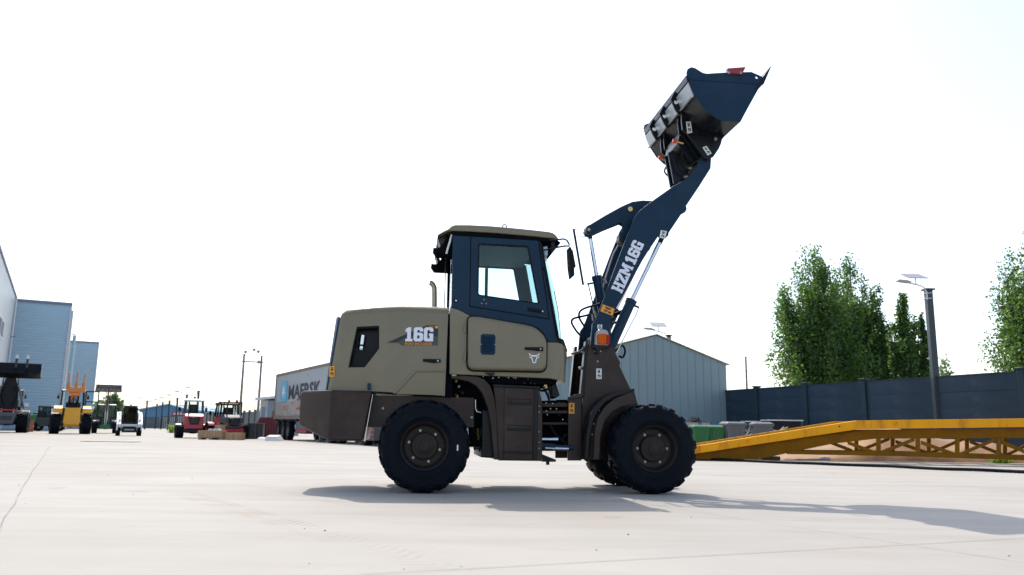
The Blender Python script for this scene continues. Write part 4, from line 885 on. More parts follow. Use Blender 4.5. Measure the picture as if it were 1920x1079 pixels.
sticker([(1239, 432), (1250.5, 434), (1246.5, 448), (1236.5, 446)], -AY - 0.0005, 'sticker_white')
sticker([(1120, 609), (1129, 609), (1129, 617), (1120, 617)], -AY - 0.0005, 'sticker_white')
def pin(px, py, Y0, Y1, r, name='pin', mat='dark_steel', cap=True):
    a = o3(px, py, Y0 if Y0 < 0 else -0.3); m = M().cyl((a.x, Y0, a.z), (a.x, Y1, a.z), r, n=18); p = P_(name, m, mat, None, 0)
    if cap: P_('pin_cap', M().cyl((a.x, Y0 - 0.006, a.z), (a.x, Y0 - 0.0005, a.z), r * 0.55, n=14), 'bolt_zinc', p, 0)
    return p
pin(1324, 295, -AY - 0.03, AY + 0.03, 0.04); pin(1127, 630, -AY - 0.012, AY + 0.012, 0.045)
# bell crank on the centre line
bc = [(1098, 431), (1100, 424.5), (1107, 421), (1135, 404), (1166, 387), (1186, 378.5), (1205, 376), (1224, 377), (1236, 385), (1252, 400), (1246, 410), (1225, 405), (1205, 408), (1192, 430), (1182, 446), (1172, 446), (1171, 420), (1165, 417), (1135, 429), (1108, 441.5), (1101, 439)]
for (y0, y1) in ((-0.17, -0.135), (-0.06, -0.025)): P_('bell_crank', M().prism(oo(bc, -0.17), y0, y1), 'navy', None, 0.005)
P_('crank_collar', M().prism(oo([(1166, 388), (1200, 377), (1196, 420), (1172, 446), (1166, 446)], -0.17), -0.178, -0.171), 'navy', None, 0.003)
pin(1104, 431, -0.185, -0.01, 0.034); a = o3(1181, 393, -0.178); P_('pin', M().cyl((a.x, -0.20, a.z), (a.x, 0.0, a.z), 0.03, n=18), 'brass', None, 0)
P_('link_bracket', M().prism(oo([(1160, 440), (1168, 436), (1172, 452), (1168, 460), (1160, 452)], -0.15), -0.17, -0.03), 'dark_steel', None, 0.004)
# tilt link to the bucket
tl = oo([(1251, 288), (1262, 284), (1272, 300), (1290, 322), (1288, 338), (1268, 349), (1262, 346)], -0.10)
for (y0, y1) in ((-0.135, -0.10), (0.0, 0.035)): P_('tilt_link', M().prism(tl, y0, y1), 'black_paint', None, 0.004)
P_('tilt_link_arm', M().bar(o3(1238, 392, -0.06), o3(1276, 340, -0.06), 0.09, 0.04), 'navy', None, 0.005)
# tilt cylinder
def hyd(p_rod, p_mid, p_end, Y, rr, rb, nm):
    a, b, c = o3(*p_rod, Y), o3(*p_mid, Y), o3(*p_end, Y); d = (c - b).normalized()
    bo = P_(nm, M().tube([b, b + d * 0.05], rb * 1.12, 20).tube([b + d * 0.045, c], rb, 20), 'navy', None, 0)
    P_('piston_rod', M().cyl(a, b + d * 0.01, rr, n=18), 'chrome', bo, 0)
    P_('rod_eye', M().cyl((a.x, Y - 0.05, a.z), (a.x, Y + 0.05, a.z), rr * 1.9, n=18).cyl(a, a + d * 0.12, rr * 1.25, rr * 1.1, n=14), 'black_paint', bo, 0)
    for k in range(5): 
        q = b + d * 0.025; P_('gland_bolt', M().cyl(q + Vector((math.cos(k * 1.25), -0.2, math.sin(k * 1.25))).normalized() * rb * 1.05, q + Vector((math.cos(k * 1.25), -0.2, math.sin(k * 1.25))).normalized() * rb * 1.2, 0.008, n=6), 'black_paint', bo, 0)
    return bo
hyd((1104, 431), (1118.5, 518), (1140, 640), -0.10, 0.024, 0.056, 'tilt_cylinder')
lc = hyd((1244, 440), (1184.5, 563), (1143, 655), -0.30, 0.026, 0.060, 'lift_cylinder')
a, b, c = o3(1244, 440, -0.30), o3(1184.5, 563, -0.30), o3(1143, 655, -0.30)
for v in (a, b, c): v.y = 0.46
d = (c - b).normalized(); l2 = P_('lift_cylinder', M().tube([b, b + d * 0.05], 0.067, 20).tube([b + d * 0.045, c], 0.060, 20), 'navy', None, 0); P_('piston_rod', M().cyl(a, b + d * 0.01, 0.026, n=18), 'chrome', l2, 0)
P_('oil_pipe', M().tube([o3(1198, 576, -0.31), o3(1193, 590, -0.31), o3(1176, 622, -0.31), o3(1156, 662, -0.31)], 0.007, 8), 'chrome', None, 0)
P_('pipe_elbow', M().tube([o3(1186, 572, -0.31), o3(1198, 577, -0.31)], 0.013, 8), 'black_paint', None, 0)
P_('oil_pipe', M().tube([o3(1103, 533, -0.12), o3(1111, 568, -0.12), o3(1118, 610, -0.12)], 0.007, 8), 'dark_steel', None, 0)
P_('pipe_elbow', M().tube([o3(1101, 533, -0.12), o3(1112, 531, -0.12)], 0.012, 8), 'dark_steel', None, 0)
P_('arm_oil_pipe', M().tube([o3(1163, 446, -0.05), o3(1162, 455, -0.05), o3(1150, 476, 0.0), o3(1136, 518, 0.02), o3(1130, 540, 0.02)], 0.010, 8), 'bolt_zinc', None, 0)
P_('pipe_union', M().cyl(o3(1132, 522, 0.0), o3(1136, 532, 0.0), 0.02, n=8), 'bolt_zinc', None, 0)
ib = oo([(1073, 430), (1077, 430), (1095, 535), (1091, 535)], -0.12); IB = P_('tilt_gauge_bar', M().prism(ib, -0.14, -0.125), 'black_paint', None, 0.002)
for py in (430.5, 445): P_('gauge_rod', M().cyl(o3(1075, py, -0.13), o3(1097, py - 1, -0.13), 0.004, n=6), 'dark_steel', IB, 0)
# hoses by the tower
for pth in ([(1133, 563), (1122, 571), (1100, 577), (1088, 584), (1086, 596), (1096, 613), (1100, 620)], [(1107, 590), (1090, 594), (1075, 598), (1072, 606), (1080, 620), (1090, 632), (1094, 642)], [(1146, 600), (1158, 590), (1166, 588)], [(1148, 607), (1160, 603), (1168, 596)], [(1150, 590), (1164, 584), (1170, 580)], [(1152, 660), (1166, 648), (1172, 658), (1168, 670), (1160, 668)]):
    P_('hydraulic_hose', M().tube(sm([o3(a, b, -0.22) for a, b in pth]), 0.013, 8), 'black_rubber', None, 0)
for px, py in ((1112, 582), (1115, 590), (1110, 596)): P_('hose_union', M().cyl(o3(px, py - 6, -0.25), o3(px + 2, py + 6, -0.25), 0.016, n=8), 'bolt_zinc', None, 0)
x, z = o1(1086, 691, -0.2); P_('knob', M().lathe([(0, -0.03), (0.018, -0.02), (0.02, 0.0), (0.012, 0.02), (0, 0.03)], 14, (x, -0.25, z)), 'sticker_white', None, 0)
# side lamp
lx0, lz1 = o1(1115, 617, -0.46); lx1, lz0 = o1(1142, 648, -0.46)
lo = roundpoly([(lx0, lz0), (lx1, lz0), (lx1, lz1), (lx0 + 0.02, lz1)], [0.02, 0.02, 0.09, 0.07], 5)
LH = P_('side_lamp', M().prism(lo, -0.46, -0.385), 'lamp_white', None, 0.02, seg=4)
hh_ = lz1 - lz0
P_('orange_lens', M().prism(roundpoly([(lx0 + 0.03, lz0 + 0.008), (lx1 - 0.035, lz0 + 0.008), (lx1 - 0.03, lz0 + hh_ * 0.72), (lx0 + 0.028, lz0 + hh_ * 0.66)], 0.02, 4), -0.485, -0.44), 'lens_orange', LH, 0.014, seg=3)
P_('red_lens', M().prism(roundpoly([(lx1 - 0.034, lz0 + 0.01), (lx1 + 0.002, lz0 + 0.01), (lx1 + 0.002, lz0 + hh_ * 0.66), (lx1 - 0.03, lz0 + hh_ * 0.66)], 0.008, 4), -0.480, -0.40), 'lens_red', LH, 0.006)
P_('lamp_bracket', M().prism(oo([(1113, 647), (1145, 648), (1145, 652), (1124, 656), (1122, 664), (1118, 664), (1117, 655), (1112, 652)], -0.42), -0.44, -0.36), 'black_paint', LH, 0.004)

pm('strip_sheen', (0.42, 0.45, 0.48), 0.35, 0.3, var=0.15, scale=5)  # pale colour puts the sky's reflection into the bucket's back strip
# ---- bucket -------------------------------------------------------------------------------------
BY = 0.90
sp = [(1287.5, 137), (1289.5, 129.5), (1296.5, 126), (1304, 128), (1317.5, 136.5), (1325, 138.3), (1362, 136), (1409, 135), (1426, 142.5), (1433, 146), (1430, 155), (1426, 158.5), (1388.5, 229), (1357, 227), (1344.5, 222.5), (1332, 214), (1316, 199), (1302, 178), (1292.5, 151)]
hole = o1(1419, 145.5, -BY)
SPO = oo(sp, -BY)
bk_prof = oo([(1290, 140), (1294, 152), (1304.5, 177), (1318, 196), (1334, 211), (1346, 219), (1358, 223.5), (1387, 226), (1425, 157.5), (1427, 159), (1388.5, 228.5), (1357.5, 226.2), (1345, 221.5), (1332.5, 213), (1316, 198), (1302.5, 178), (1292, 153), (1288, 141)], -BY)
BK = P_('bucket', M().prism(bk_prof, -BY + 0.012, BY - 0.012), 'black_paint', None, 0)
for s in (-1, 1):
    P_('side_plate', M().plate(SPO, [circ(hole[0], hole[1], 0.016)[::-1]], *sorted((s * BY, s * (BY - 0.02)))), 'navy', BK, 0.004)
    P_('edge_rib', M().prism(oo([(1291, 150), (1293, 147.5), (1424, 155), (1423, 158)], -BY), *sorted((s * (BY + 0.008), s * (BY + 0.001)))), 'navy', BK, 0.002)
    rb_ = P_('wear_block', M().prism(oo([(1362.5, 130), (1397, 127.5), (1390, 141), (1364, 139)], -BY), *sorted((s * (BY + 0.025), s * (BY - 0.025)))), 'red_paint', BK, 0.003)
    for px in (1364.5, 1387): x, z = o1(px, 139, -BY); P_('block_bolt', M().cyl((x, s * (BY + 0.025), z), (x, s * (BY + 0.035), z), 0.017, n=10), 'bolt_zinc', rb_, 0)
P_('cutting_edge', M().prism(oo([(1444.5, 125), (1445.5, 126), (1432, 158), (1427, 161), (1418, 171), (1415, 169.5), (1427, 149)], -BY), -BY - 0.004, BY + 0.004), 'black_paint', BK, 0.002)
P_('spill_lip', M().prism(oo([(1287.5, 140), (1291, 139), (1293, 150), (1290, 152)], -BY), -BY + 0.021, BY - 0.021), 'black_paint', BK, 0.004)
P_('back_strip', M().prism(oo([(1293, 153), (1304, 178), (1299, 182), (1296, 181), (1300, 178), (1290.5, 155)], -BY), -BY + 0.021, BY - 0.021), 'strip_sheen', BK, 0.003)
for yy in (-0.45, 0.0, 0.45):
    q = oo([(1287, 143), (1304, 177), (1297, 190), (1289, 178), (1280, 158)], -BY); h = o1(1290.5, 164, -BY)
    P_('gusset', M().plate(q, [circ(h[0], h[1], 0.028)[::-1]], yy - 0.012, yy + 0.012), 'black_paint', BK, 0)
hp = [(1279, 204), (1289, 199), (1304, 206), (1324, 222), (1345, 232), (1368, 238), (1364, 248), (1354, 262), (1352, 270), (1348, 279), (1338, 294), (1327, 300), (1319, 295), (1303, 272), (1289, 251), (1280, 243), (1278, 225)]
HP, HP2 = both(oo(hp, -0.44), -0.44, -0.40, 'hitch_plate', 'black_paint', BK, 0.004)
both(oo(hp, -0.44), -0.30, -0.27, 'hitch_plate', 'black_paint', BK, 0.004)
x, z = o1(1341, 262, -0.44); P_('hitch_pin', M().cyl((x, -0.46, z), (x, 0.46, z), 0.022, n=16), 'bolt_zinc', BK, 0)
for q in (((1286, 229), (1295, 228), (1298, 249), (1288.5, 251)),): sticker(list(q), -0.4415, 'sticker_white', parent=BK)
sticker([(1317, 277), (1324.5, 274), (1334.5, 288), (1327, 292)], -0.4415, 'sticker_white', parent=BK)
P_('hitch_cross_tube', M().cyl((o1(1300, 240, -.4)[0], -0.40, o1(1300, 240, -.4)[1]), (o1(1300, 240, -.4)[0], 0.40, o1(1300, 240, -.4)[1]), 0.04, n=16), 'black_paint', BK, 0)
P_('hitch_bar', M().prism(oo([(1282, 240), (1300, 262), (1318, 290), (1308, 300), (1288, 280), (1278, 262)], -0.40), -0.26, 0.26), 'black_paint', BK, 0.006)
for px, py, yy in ((1268, 266, -0.25), (1241, 297, 0.1)):
    a = o3(px, py, yy); cpl = P_('quick_coupling', M().tube([a + Vector((0, 0, 0)), a + Vector((0.09, 0, -0.02))], 0.02, 10), 'brass', BK, 0); P_('coupling_cap', M().tube([a + Vector((-0.045, 0, 0.01)), a + Vector((0.0, 0, 0))], 0.025, 12), 'copper_red', cpl, 0)
for pth, yy in (([(1278, 272), (1284, 280), (1279, 290), (1282, 300)], -0.25), ([(1284, 262), (1294, 270), (1300, 268), (1296, 262)], -0.3), ([(1248, 300), (1250, 310), (1246, 322), (1254, 332)], 0.1), ([(1284, 290), (1296, 300), (1306, 292)], -0.2), ([(1262, 292), (1272, 318), (1285, 326)], -0.2)):
    P_('coupling_hose', M().tube(sm([o3(a, b, yy) for a, b in pth]), 0.011, 8), 'black_rubber', BK, 0)
for px, py in ((1306, 304), (1291, 317), (1283, 333), (1287, 262), (1290, 275)): x, z = o1(px, py, -0.2); P_('fitting', M().cyl((x, -0.22, z), (x + 0.03, -0.20, z + 0.02), 0.016, n=8), 'bolt_zinc', BK, 0)

# ================================================================== MACHINES IN THE BACKGROUND
pm('yellow_paint', (0.78, 0.37, 0.008), 0.4, var=0.08, scale=3, dirt=DUST, dirt_amt=0.25)
pm('orange_paint', (0.62, 0.20, 0.03), 0.4, var=0.1, scale=4, dirt=DUST, dirt_amt=0.15)
pm('green_paint', (0.03, 0.16, 0.05), 0.4, var=0.1, scale=3); pm('white_paint', (0.72, 0.74, 0.77), 0.35, var=0.04)
pm('red_body', (0.38, 0.012, 0.03), 0.35, var=0.08, coat=0.2); pm('dark_grey', (0.045, 0.05, 0.06), 0.5, var=0.15)
pm('slate', (0.10, 0.12, 0.14), 0.45, var=0.1); pm('bucket_grey', (0.16, 0.145, 0.15), 0.5, var=0.15, scale=2)
pm('lamp_glass', (0.75, 0.76, 0.74), 0.1, var=0.02, coat=0.5)
_wc = {}
def bg_wheel(parent, x, y, r, wd, rim, nl=16, side=-1):
    key = (round(r, 3), round(wd, 3), rim)
    if key not in _wc:
        h = wd / 2; pf = [(r * .52, h * .8), (r * .62, h * .97), (r * .82, h), (r * .93, h * .9), (r * .955, h * .5), (r * .955, -h * .5), (r * .93, -h * .9), (r * .82, -h), (r * .62, -h * .97), (r * .52, -h * .8)]
        t = M().lathe(pf, 32)
        for k in range(nl):
            for s in (-1, 1):
                a = 2 * math.pi * (k + (0.5 if s > 0 else 0)) / nl; rg = []
                for yy, da in ((0.02, 0.0), (0.55, 0.09), (0.93, 0.17)):
                    rg.append([(q * math.cos(a + da + e), s * yy * h, q * math.sin(a + da + e)) for e, q in ((-.075, r * .94), (-.06, r), (.06, r), (.075, r * .94))])
                t.loft(rg)
        rm = M().lathe([(r * .55, -h * .85), (r * .53, -h * .7), (r * .48, -h * .35), (r * .28, -h * .3), (r * .26, -h * .55), (0, -h * .6)], 24).lathe([(r * .55, h * .85), (r * .45, 0.0), (0, 0)], 20)
        for k in range(8): rm.cyl((r * .36 * math.cos(k * .785), -h * .32, r * .36 * math.sin(k * .785)), (r * .36 * math.cos(k * .785), -h * .42, r * .36 * math.sin(k * .785)), r * .03, n=6)
        rim_o = rm.build('wheel', rim, parent); ty = t.build('tyre', 'tyre_rubber', rim_o); _wc[key] = (rim_o, ty); w = rim_o
    else:
        w = inst(_wc[key][0], parent); inst(_wc[key][1], w)
    w.location = (x, y, r); w.rotation_euler = (0, random.random() * 3, 0 if side < 0 else math.pi); return w
def bg_cab(t, x0, x1, hw, z0, z1, mat, roofm, glass='cab_glass', slope=0.12):
    """cab of four posts, panes and a roof; x forward"""
    p = 0.045
    for sy in (-1, 1):
        M().bar((x0, sy * hw, z0), (x0, sy * (hw - .04), z1), 0.10, 0.08).build('cab_post', mat, t)
        M().bar((x1, sy * hw, z0), (x1 - slope, sy * (hw - .04), z1), 0.09, 0.08).build('cab_post', mat, t)
        M().bar((x0 * .45 + x1 * .55, sy * hw, z0), (x0 * .5 + x1 * .5, sy * (hw - .04), z1), 0.05, 0.06).build('cab_post', mat, t)
        M().add([(x0, sy * (hw - .01), z0), (x1, sy * (hw - .01), z0), (x1 - slope, sy * (hw - .05), z1), (x0, sy * (hw - .05), z1)], [(0, 1, 2, 3)]).build('side_pane', glass, t)
    M().add([(x1, -hw + .05, z0), (x1, hw - .05, z0), (x1 - slope, hw - .07, z1), (x1 - slope, -hw + .07, z1)], [(0, 1, 2, 3)]).build('windscreen', glass, t)
    M().add([(x0, -hw + .05, z0), (x0, hw - .05, z0), (x0, hw - .07, z1), (x0, -hw + .07, z1)], [(0, 1, 2, 3)]).build('rear_pane', glass, t)
    M().prism([(x0 - .12, z1), (x1 + .02, z1), (x1 + .06, z1 + .05), (x1 - .1, z1 + .13), (x0, z1 + .14), (x0 - .14, z1 + .06)], -hw - .04, hw + .04).build('cab_roof', roofm, t, bevel=0.02)
    M().box(x0, x1, -hw, hw, z0 - 0.06, z0).build('sill', mat, t)
    M().box(x0 + 0.25, x0 + 0.42, -0.24, 0.24, z0 - 0.2, z0 + 0.48).build('seat', 'seat_cloth', t, bevel=0.04)
    M().tube([(x1 - .35, 0, z0 - .1), (x1 - .42, 0, z0 + .22)], 0.03).lathe([(0.17, -.01), (0.19, 0), (0.17, .01)], 16, (x1 - .42, 0, z0 + .22)).build('steering_column', 'black_rubber', t)
def bg_loader(name, label, px, D, rz, r, tw, track, base, hull, cabm, cabx, cabw, cabz, boom, bucket, rim='rim_paint', accent='black_paint', roofm=None, hoodz=None, dx=0, extra=None, cat='wheel loader', boomz=1.2):
    p = at(px, 808, D); t = thing(name, label, cat, (p.x, D, 0), math.atan2(-D, -p.x) + R_(rz))
    hb = base / 2; hw = cabw / 2; hz = hoodz or (2 * r + 0.25)
    for x in (-hb, hb):
        for s in (-1, 1):
            bg_wheel(t, x, s * track / 2, r, tw, rim, side=s)
            if (x > 0) == (abs(rz) < 90): continue
            a = [(x + (r * 1.10) * math.cos(R_(q)), r + (r * 1.10) * math.sin(R_(q))) for q in range(25, 160, 15)]; a2 = [(x + (r * 1.16) * math.cos(R_(q)), r + (r * 1.16) * math.sin(R_(q))) for q in range(145, 20, -15)]
            M().prism(a + a2, *sorted((s * (track / 2 - tw * .45), s * (track / 2 + tw * .42)))).build('fender', accent, t)
    for x in (-hb, hb): M().cyl((x, -track / 2, r), (x, track / 2, r), r * .2).lathe([(0, -.3), (r * .3, -.2), (r * .38, 0), (r * .3, .2), (0, .3)], 14, (x, 0, r)).build('axle', accent, t)
    bw = max(0.3, track / 2 - tw / 2 - 0.08)
    M().box(-hb - r * .7, hb * .2, -bw, bw, r * .75, r * 1.5).build('rear_frame', accent, t, bevel=.03)
    M().box(hb * .2, hb + r * .6, -bw * .8, bw * .8, r * .7, r * 1.45).build('front_frame', hull, t, bevel=.03)
    xb = -hb - r * 1.15
    M().prism([(xb, r * 1.3), (cabx[0] - .03, r * 1.3), (cabx[0] - .03, hz), (xb + .35, hz - .03), (xb + .1, hz - .2)], -hw * 1.02, hw * 1.02).build('hood', hull, t, bevel=.06, seg=3)
    g = M().prism([(-hw * .62, hz - .22), (hw * .62, hz - .22), (hw * .42, hz - .62), (-hw * .42, hz - .62)], xb - .03, xb + .1, 'x').build('grille', 'black_paint', t, bevel=.01)
    for k in range(5): M().box(xb - .045, xb - .03, -hw * .4, hw * .4, hz - .56 + k * .065, hz - .53 + k * .065).build('grille_bar', 'dark_grey', g)
    for s in (-1, 1): M().box(xb - .03, xb + .05, *sorted((s * hw * .78, s * hw * .9)), hz - .62, hz - .46).build('tail_lamp', 'lens_orange', t)
    M().prism([(xb - .12, r * .85), (xb + .5, r * .75), (xb + .5, r * 1.28), (xb - .1, r * 1.28)], -hw * 1.05, hw * 1.05).build('counterweight', accent, t, bevel=.03)
    M().tube([(xb + .5, hw * .6, hz - .02), (xb + .5, hw * .6, hz + .55), (xb + .44, hw * .6, hz + .62)], .045).build('exhaust_pipe', 'dark_steel', t)
    M().box(cabx[0], cabx[1], -hw, hw, r * 1.3, cabz[0] - .06).build('cab_base', accent, t, bevel=.03)
    bg_cab(t, cabx[0], cabx[1], hw, cabz[0], cabz[1], cabm, roofm or cabm)
    for s in (-1, 1):
        M().box(cabx[0] + .3, cabx[1] - .1, *sorted((s * (hw + .02), s * (hw + .22))), r * .8, r * .88).build('step', accent, t)
        M().tube([(cabx[1], s * hw, cabz[1] - .25), (cabx[1] + .15, s * (hw + .22), cabz[1] - .22), (cabx[1] + .15, s * (hw + .22), cabz[1] - .35)], .018, 6).build('mirror_arm', 'black_paint', t)
        M().box(cabx[1] + .12, cabx[1] + .17, *sorted((s * (hw + .15), s * (hw + .28))), cabz[1] - .55, cabz[1] - .33).build('mirror_head', 'black_rubber', t, bevel=.02)
        M().tube([(cabx[1] + .1, s * bw, r * 1.5), (cabx[1] + .15, s * bw * 1.15, r * 1.9)], .03, 6).box(cabx[1] + .1, cabx[1] + .2, *sorted((s * (bw * 1.15 - .1), s * (bw * 1.15 + .1))), r * 1.9, r * 1.9 + .16).build('lamp_stalk', accent, t)
        M().box(cabx[1] + .2, cabx[1] + .225, *sorted((s * (bw * 1.15 - .085), s * (bw * 1.15 + .085))), r * 1.9 + .015, r * 1.9 + .145).build('headlamp', 'lamp_glass', t)
    M().cyl((cabx[0] + .2, 0, cabz[1] + .14), (cabx[0] + .2, 0, cabz[1] + .28), .06, n=12).build('beacon', 'lens_orange', t)
    if boom:
        px0, pz0, px1, pz1, ay, bm = boom
        for s in (-1, 1):
            M().prism([(hb * .35, r * 1.4), (hb + .35, r * 1.3), (px0 + .18, pz0 + .12), (px0 - .18, pz0 + .12)], *sorted((s * (ay + .06), s * (ay + .11)))).build('tower_plate', hull, t, bevel=.01)
            mx, mz = px0 * .45 + px1 * .55 + .12, pz0 * .45 + pz1 * .55 + .22
            M().prism([(px0 - .08, pz0 + .05), (mx - .12, mz + .16), (px1 - .02, pz1 + .08), (px1 + .08, pz1 - .06), (mx + .1, mz - .14), (px0 + .1, pz0 - .08)], *sorted((s * ay, s * (ay + .055)))).build('boom_arm', bm, t, bevel=.01)
            M().cyl((hb + .1, s * (ay - .05), r * 1.35), ((mx + hb) / 2, s * (ay - .05), mz * .55 + .3), .06).cyl(((mx + hb) / 2, s * (ay - .05), mz * .55 + .3), (mx, s * (ay - .05), mz), .035).build('lift_cylinder', 'chrome', t)
        M().cyl((mx, -ay, mz), (mx, ay, mz), .08).build('cross_tube', bm, t)
        M().prism([(px0 + .1, pz0 + .1), (mx + .1, mz + .35), (px1, pz1 + .3), (px1 + .08, pz1 + .2), (mx + .16, mz + .2), (px0 + .22, pz0 + .05)], -.06, .06).build('tilt_linkage', bm, t, bevel=.01)
    if bucket == 'fork':
        zb = pz1; xx = px1
        M().box(xx, xx + .22, -.52, .62, zb - .12, zb + .24).prism([(-.35, zb - .12), (.35, zb - .12), (.22, zb - .36), (-.22, zb - .36)], xx + .02, xx + .16, 'x').build('fork_carrier', 'orange_paint', t, bevel=.03)
        for yy, l, sp_ in ((-.40, 1.15, -.05), (.06, 1.25, 0.02), (.50, 1.15, 0.05)):
            M().cyl((xx + .1, yy, zb + .2), (xx + .1, yy, zb + .5), .10).tube([(xx + .1, yy, zb + .4), (xx + .1, yy + sp_ * .5, zb + .4 + l * .5), (xx + .14, yy + sp_, zb + .35 + l * .75)], [.055, .05, .03], 8).build('tine', 'orange_paint', t)
    elif bucket:
        bwid, bh, ang, bmat, dirx = bucket; c = math.cos(ang); s_ = math.sin(ang)
        def rot(q): return (px1 + q[0] * c - q[1] * s_, pz1 + q[0] * s_ + q[1] * c)
        prof = [(-.05, .0), (-.1, bh * .5), (0.0, bh), (.05, bh), (-.03, bh * .5), (.06, .05), (.75, .03), (.85, 0.0), (.8, -.02), (0.0, -.04)]
        b_ = M().prism([rot(q) for q in prof], -bwid / 2, bwid / 2).build('bucket', bmat, t)
        sd = [(-.05, 0.0), (-.1, bh * .5), (0, bh), (.12, bh), (.4, bh * .62), (.75, .05), (.75, 0)]
        for s in (-1, 1): M().prism([rot(q) for q in sd], *sorted((s * bwid / 2, s * (bwid / 2 - .03)))).build('side_plate', bmat, b_)
        for k in range(7): M().prism([rot(q) for q in ((.8, -.03), (.98, .0), (.8, .03))], -bwid / 2 + .06 + k * (bwid - .24) / 6, -bwid / 2 + .18 + k * (bwid - .24) / 6).build('tooth', 'dark_steel', b_)
    return t
FRONT, REAR = R_(-90), R_(90)
# yellow loader with the fork and an open door
yl = bg_loader('wheel_loader', 'yellow wheel loader facing us with orange fork tines raised and door open', 130, 57, 2, .69, .58, 1.92, 2.9, 'yellow_paint', 'black_paint', (-.9, .45), 1.42, (1.75, 2.95), (1.15, 1.65, 1.9, 2.95, .28, 'orange_paint'), 'fork', rim='yellow_paint', accent='dark_grey')
M().prism([(-.46, .62), (.46, .62), (.52, .85), (.46, 1.78), (-.46, 1.78), (-.52, .85)], 1.9, 2.05, 'x').build('front_plate', 'yellow_paint', yl, bevel=.03)
dr = M().plate([(.75, 1.35), (1.45, 1.45), (1.62, 1.75), (1.62, 3.0), (.75, 3.0)], [[(.83, 2.28), (.83, 2.92), (1.54, 2.92), (1.54, 2.28)], [(.83, 1.45), (.83, 2.2), (1.54, 2.2), (1.54, 1.8), (1.40, 1.53)]], .5, .56, 'x').build('open_door', 'black_paint', yl)
M().prism([(.8, 1.42), (1.42, 1.5), (1.57, 1.78), (1.57, 2.95), (.8, 2.95)], .52, .53, 'x').build('door_pane', 'cab_glass', dr)
for s in (-1, 1):
    M().prism([(1.2, 1.45), (1.95, 1.42), (1.9, 1.72), (1.5, 1.92), (1.2, 1.9)], *sorted((s * .60, s * 1.15))).build('front_fender', 'yellow_paint', yl, bevel=.04)
    M().cyl((1.95, s * .22, 1.82), (1.9, s * .26, 2.55), .07).build('lift_cylinder', 'black_paint', yl)
M().box(1.6, 1.88, -.45, .45, 1.80, 2.15).build('valve_block', 'black_paint', yl, bevel=.04)
for k in range(5): M().tube(sm([(1.9, -.3 + k * .15, 1.85), (2.05, -.28 + k * .14, 2.1), (1.9, -.2 + k * .1, 2.45)]), .03, 6).build('hydraulic_hose', 'black_rubber', yl)
# green loader with raised bucket
bg_loader('wheel_loader', 'green wheel loader facing us with its wide grey bucket high above the cab', 196, 64, 0, .47, .38, 1.46, 2.0, 'green_paint', 'black_paint', (-.6, .5), 1.26, (1.25, 2.15), (0.8, 1.1, 1.35, 3.20, .12, 'dark_grey'), (1.86, .55, 0.15, 'bucket_grey', 1), rim='green_paint', accent='dark_grey')
# black loader at the left edge
bl = bg_loader('wheel_loader', 'big black wheel loader cut off by the left edge, bucket raised', 12, 60, -3, .78, .75, 2.0, 3.0, 'dark_grey', 'black_paint', (-1.1, .2), 1.5, (1.9, 3.05), (1.0, 1.8, 1.9, 3.95, .42, 'black_paint'), (3.7, 1.15, 0.35, 'black_paint', 1), rim='dark_grey', accent='black_paint')
for yy in (.2, .88):
    M().box(1.85, 1.97, yy - .08, yy + .08, 4.7, 5.35).build('fork_tine', 'dark_grey', bl); M().box(1.84, 1.98, yy - .09, yy + .09, 5.355, 5.62).build('tine_tip', 'white_paint', bl)
M().box(2.1, 2.2, -.6, .6, 1.55, 1.68).build('red_band', 'red_body', bl)
M().prism([(-.45, .62), (.45, .62), (.6, 1.45), (-.6, 1.45)], 2.12, 2.22, 'x').build('front_plate', 'slate', bl, bevel=.02)
M().prism([(-.30, 3.95), (.30, 3.95), (.55, 3.0), (.62, 1.72), (-.62, 1.72), (-.55, 3.0)], 1.55, 1.85, 'x').build('boom_carriage', 'black_paint', bl, bevel=.03)
for s in (-1, 1):
    M().cyl((1.9, s * .52, 3.35), (2.0, s * 1.0, 1.75), .075).cyl((1.9, s * .50, 3.4), (1.9, s * .46, 3.8), .045).build('tilt_cylinder', 'slate', bl)
    M().tube(sm([(1.9, s * .25, 3.3), (2.05, s * .5, 2.8), (2.0, s * .35, 2.2), (1.95, s * .2, 1.9)]), .035, 8).build('hydraulic_hose', 'black_rubber', bl)
    M().box(1.8, 1.95, *sorted((s * 1.0, s * 1.3)), 1.9, 2.12).build('work_lamp', 'lamp_glass', bl)
M().box(2.215, 2.23, -.35, .35, .9, 1.2).build('number_plate', 'dark_grey', bl)
# red loader, seen from behind
bg_loader('wheel_loader', 'red wheel loader seen from behind with a black grille and dark cab', 360, 45.5, 183, .37, .40, 1.36, 1.9, 'red_body', 'dark_grey', (-.35, .55), 0.98, (1.38, 2.02), None, None, rim='dark_grey', accent='black_paint', roofm='trim_white', hoodz=1.36)
# red and black loader behind the cartons
rb2 = bg_loader('wheel_loader', 'black and red loader seen from behind with a roof rack, behind the brown cartons', 424, 44, 196, .42, .38, 1.30, 1.8, 'dark_grey', 'black_paint', (-.35, .65), 0.95, (1.20, 1.80), None, None, rim='red_body', accent='red_body', hoodz=1.30)
M().bar((-.9, -.47, 1.2), (-.9, -.47, 1.92), .06, .06).bar((-.9, .47, 1.2), (-.9, .47, 1.92), .06, .06).bar((-.9, -.5, 1.92), (-.9, .5, 1.92), .07, .07).bar((-.9, -.47, 1.92), (0, -.47, 1.96), .06, .06).bar((-.9, .47, 1.92), (0, .47, 1.96), .06, .06).build('roll_bar', 'black_paint', rb2)
M().cyl((-.9, -.2, 1.96), (-.9, -.2, 2.06), .07).build('red_beacon', 'lens_red', rb2)
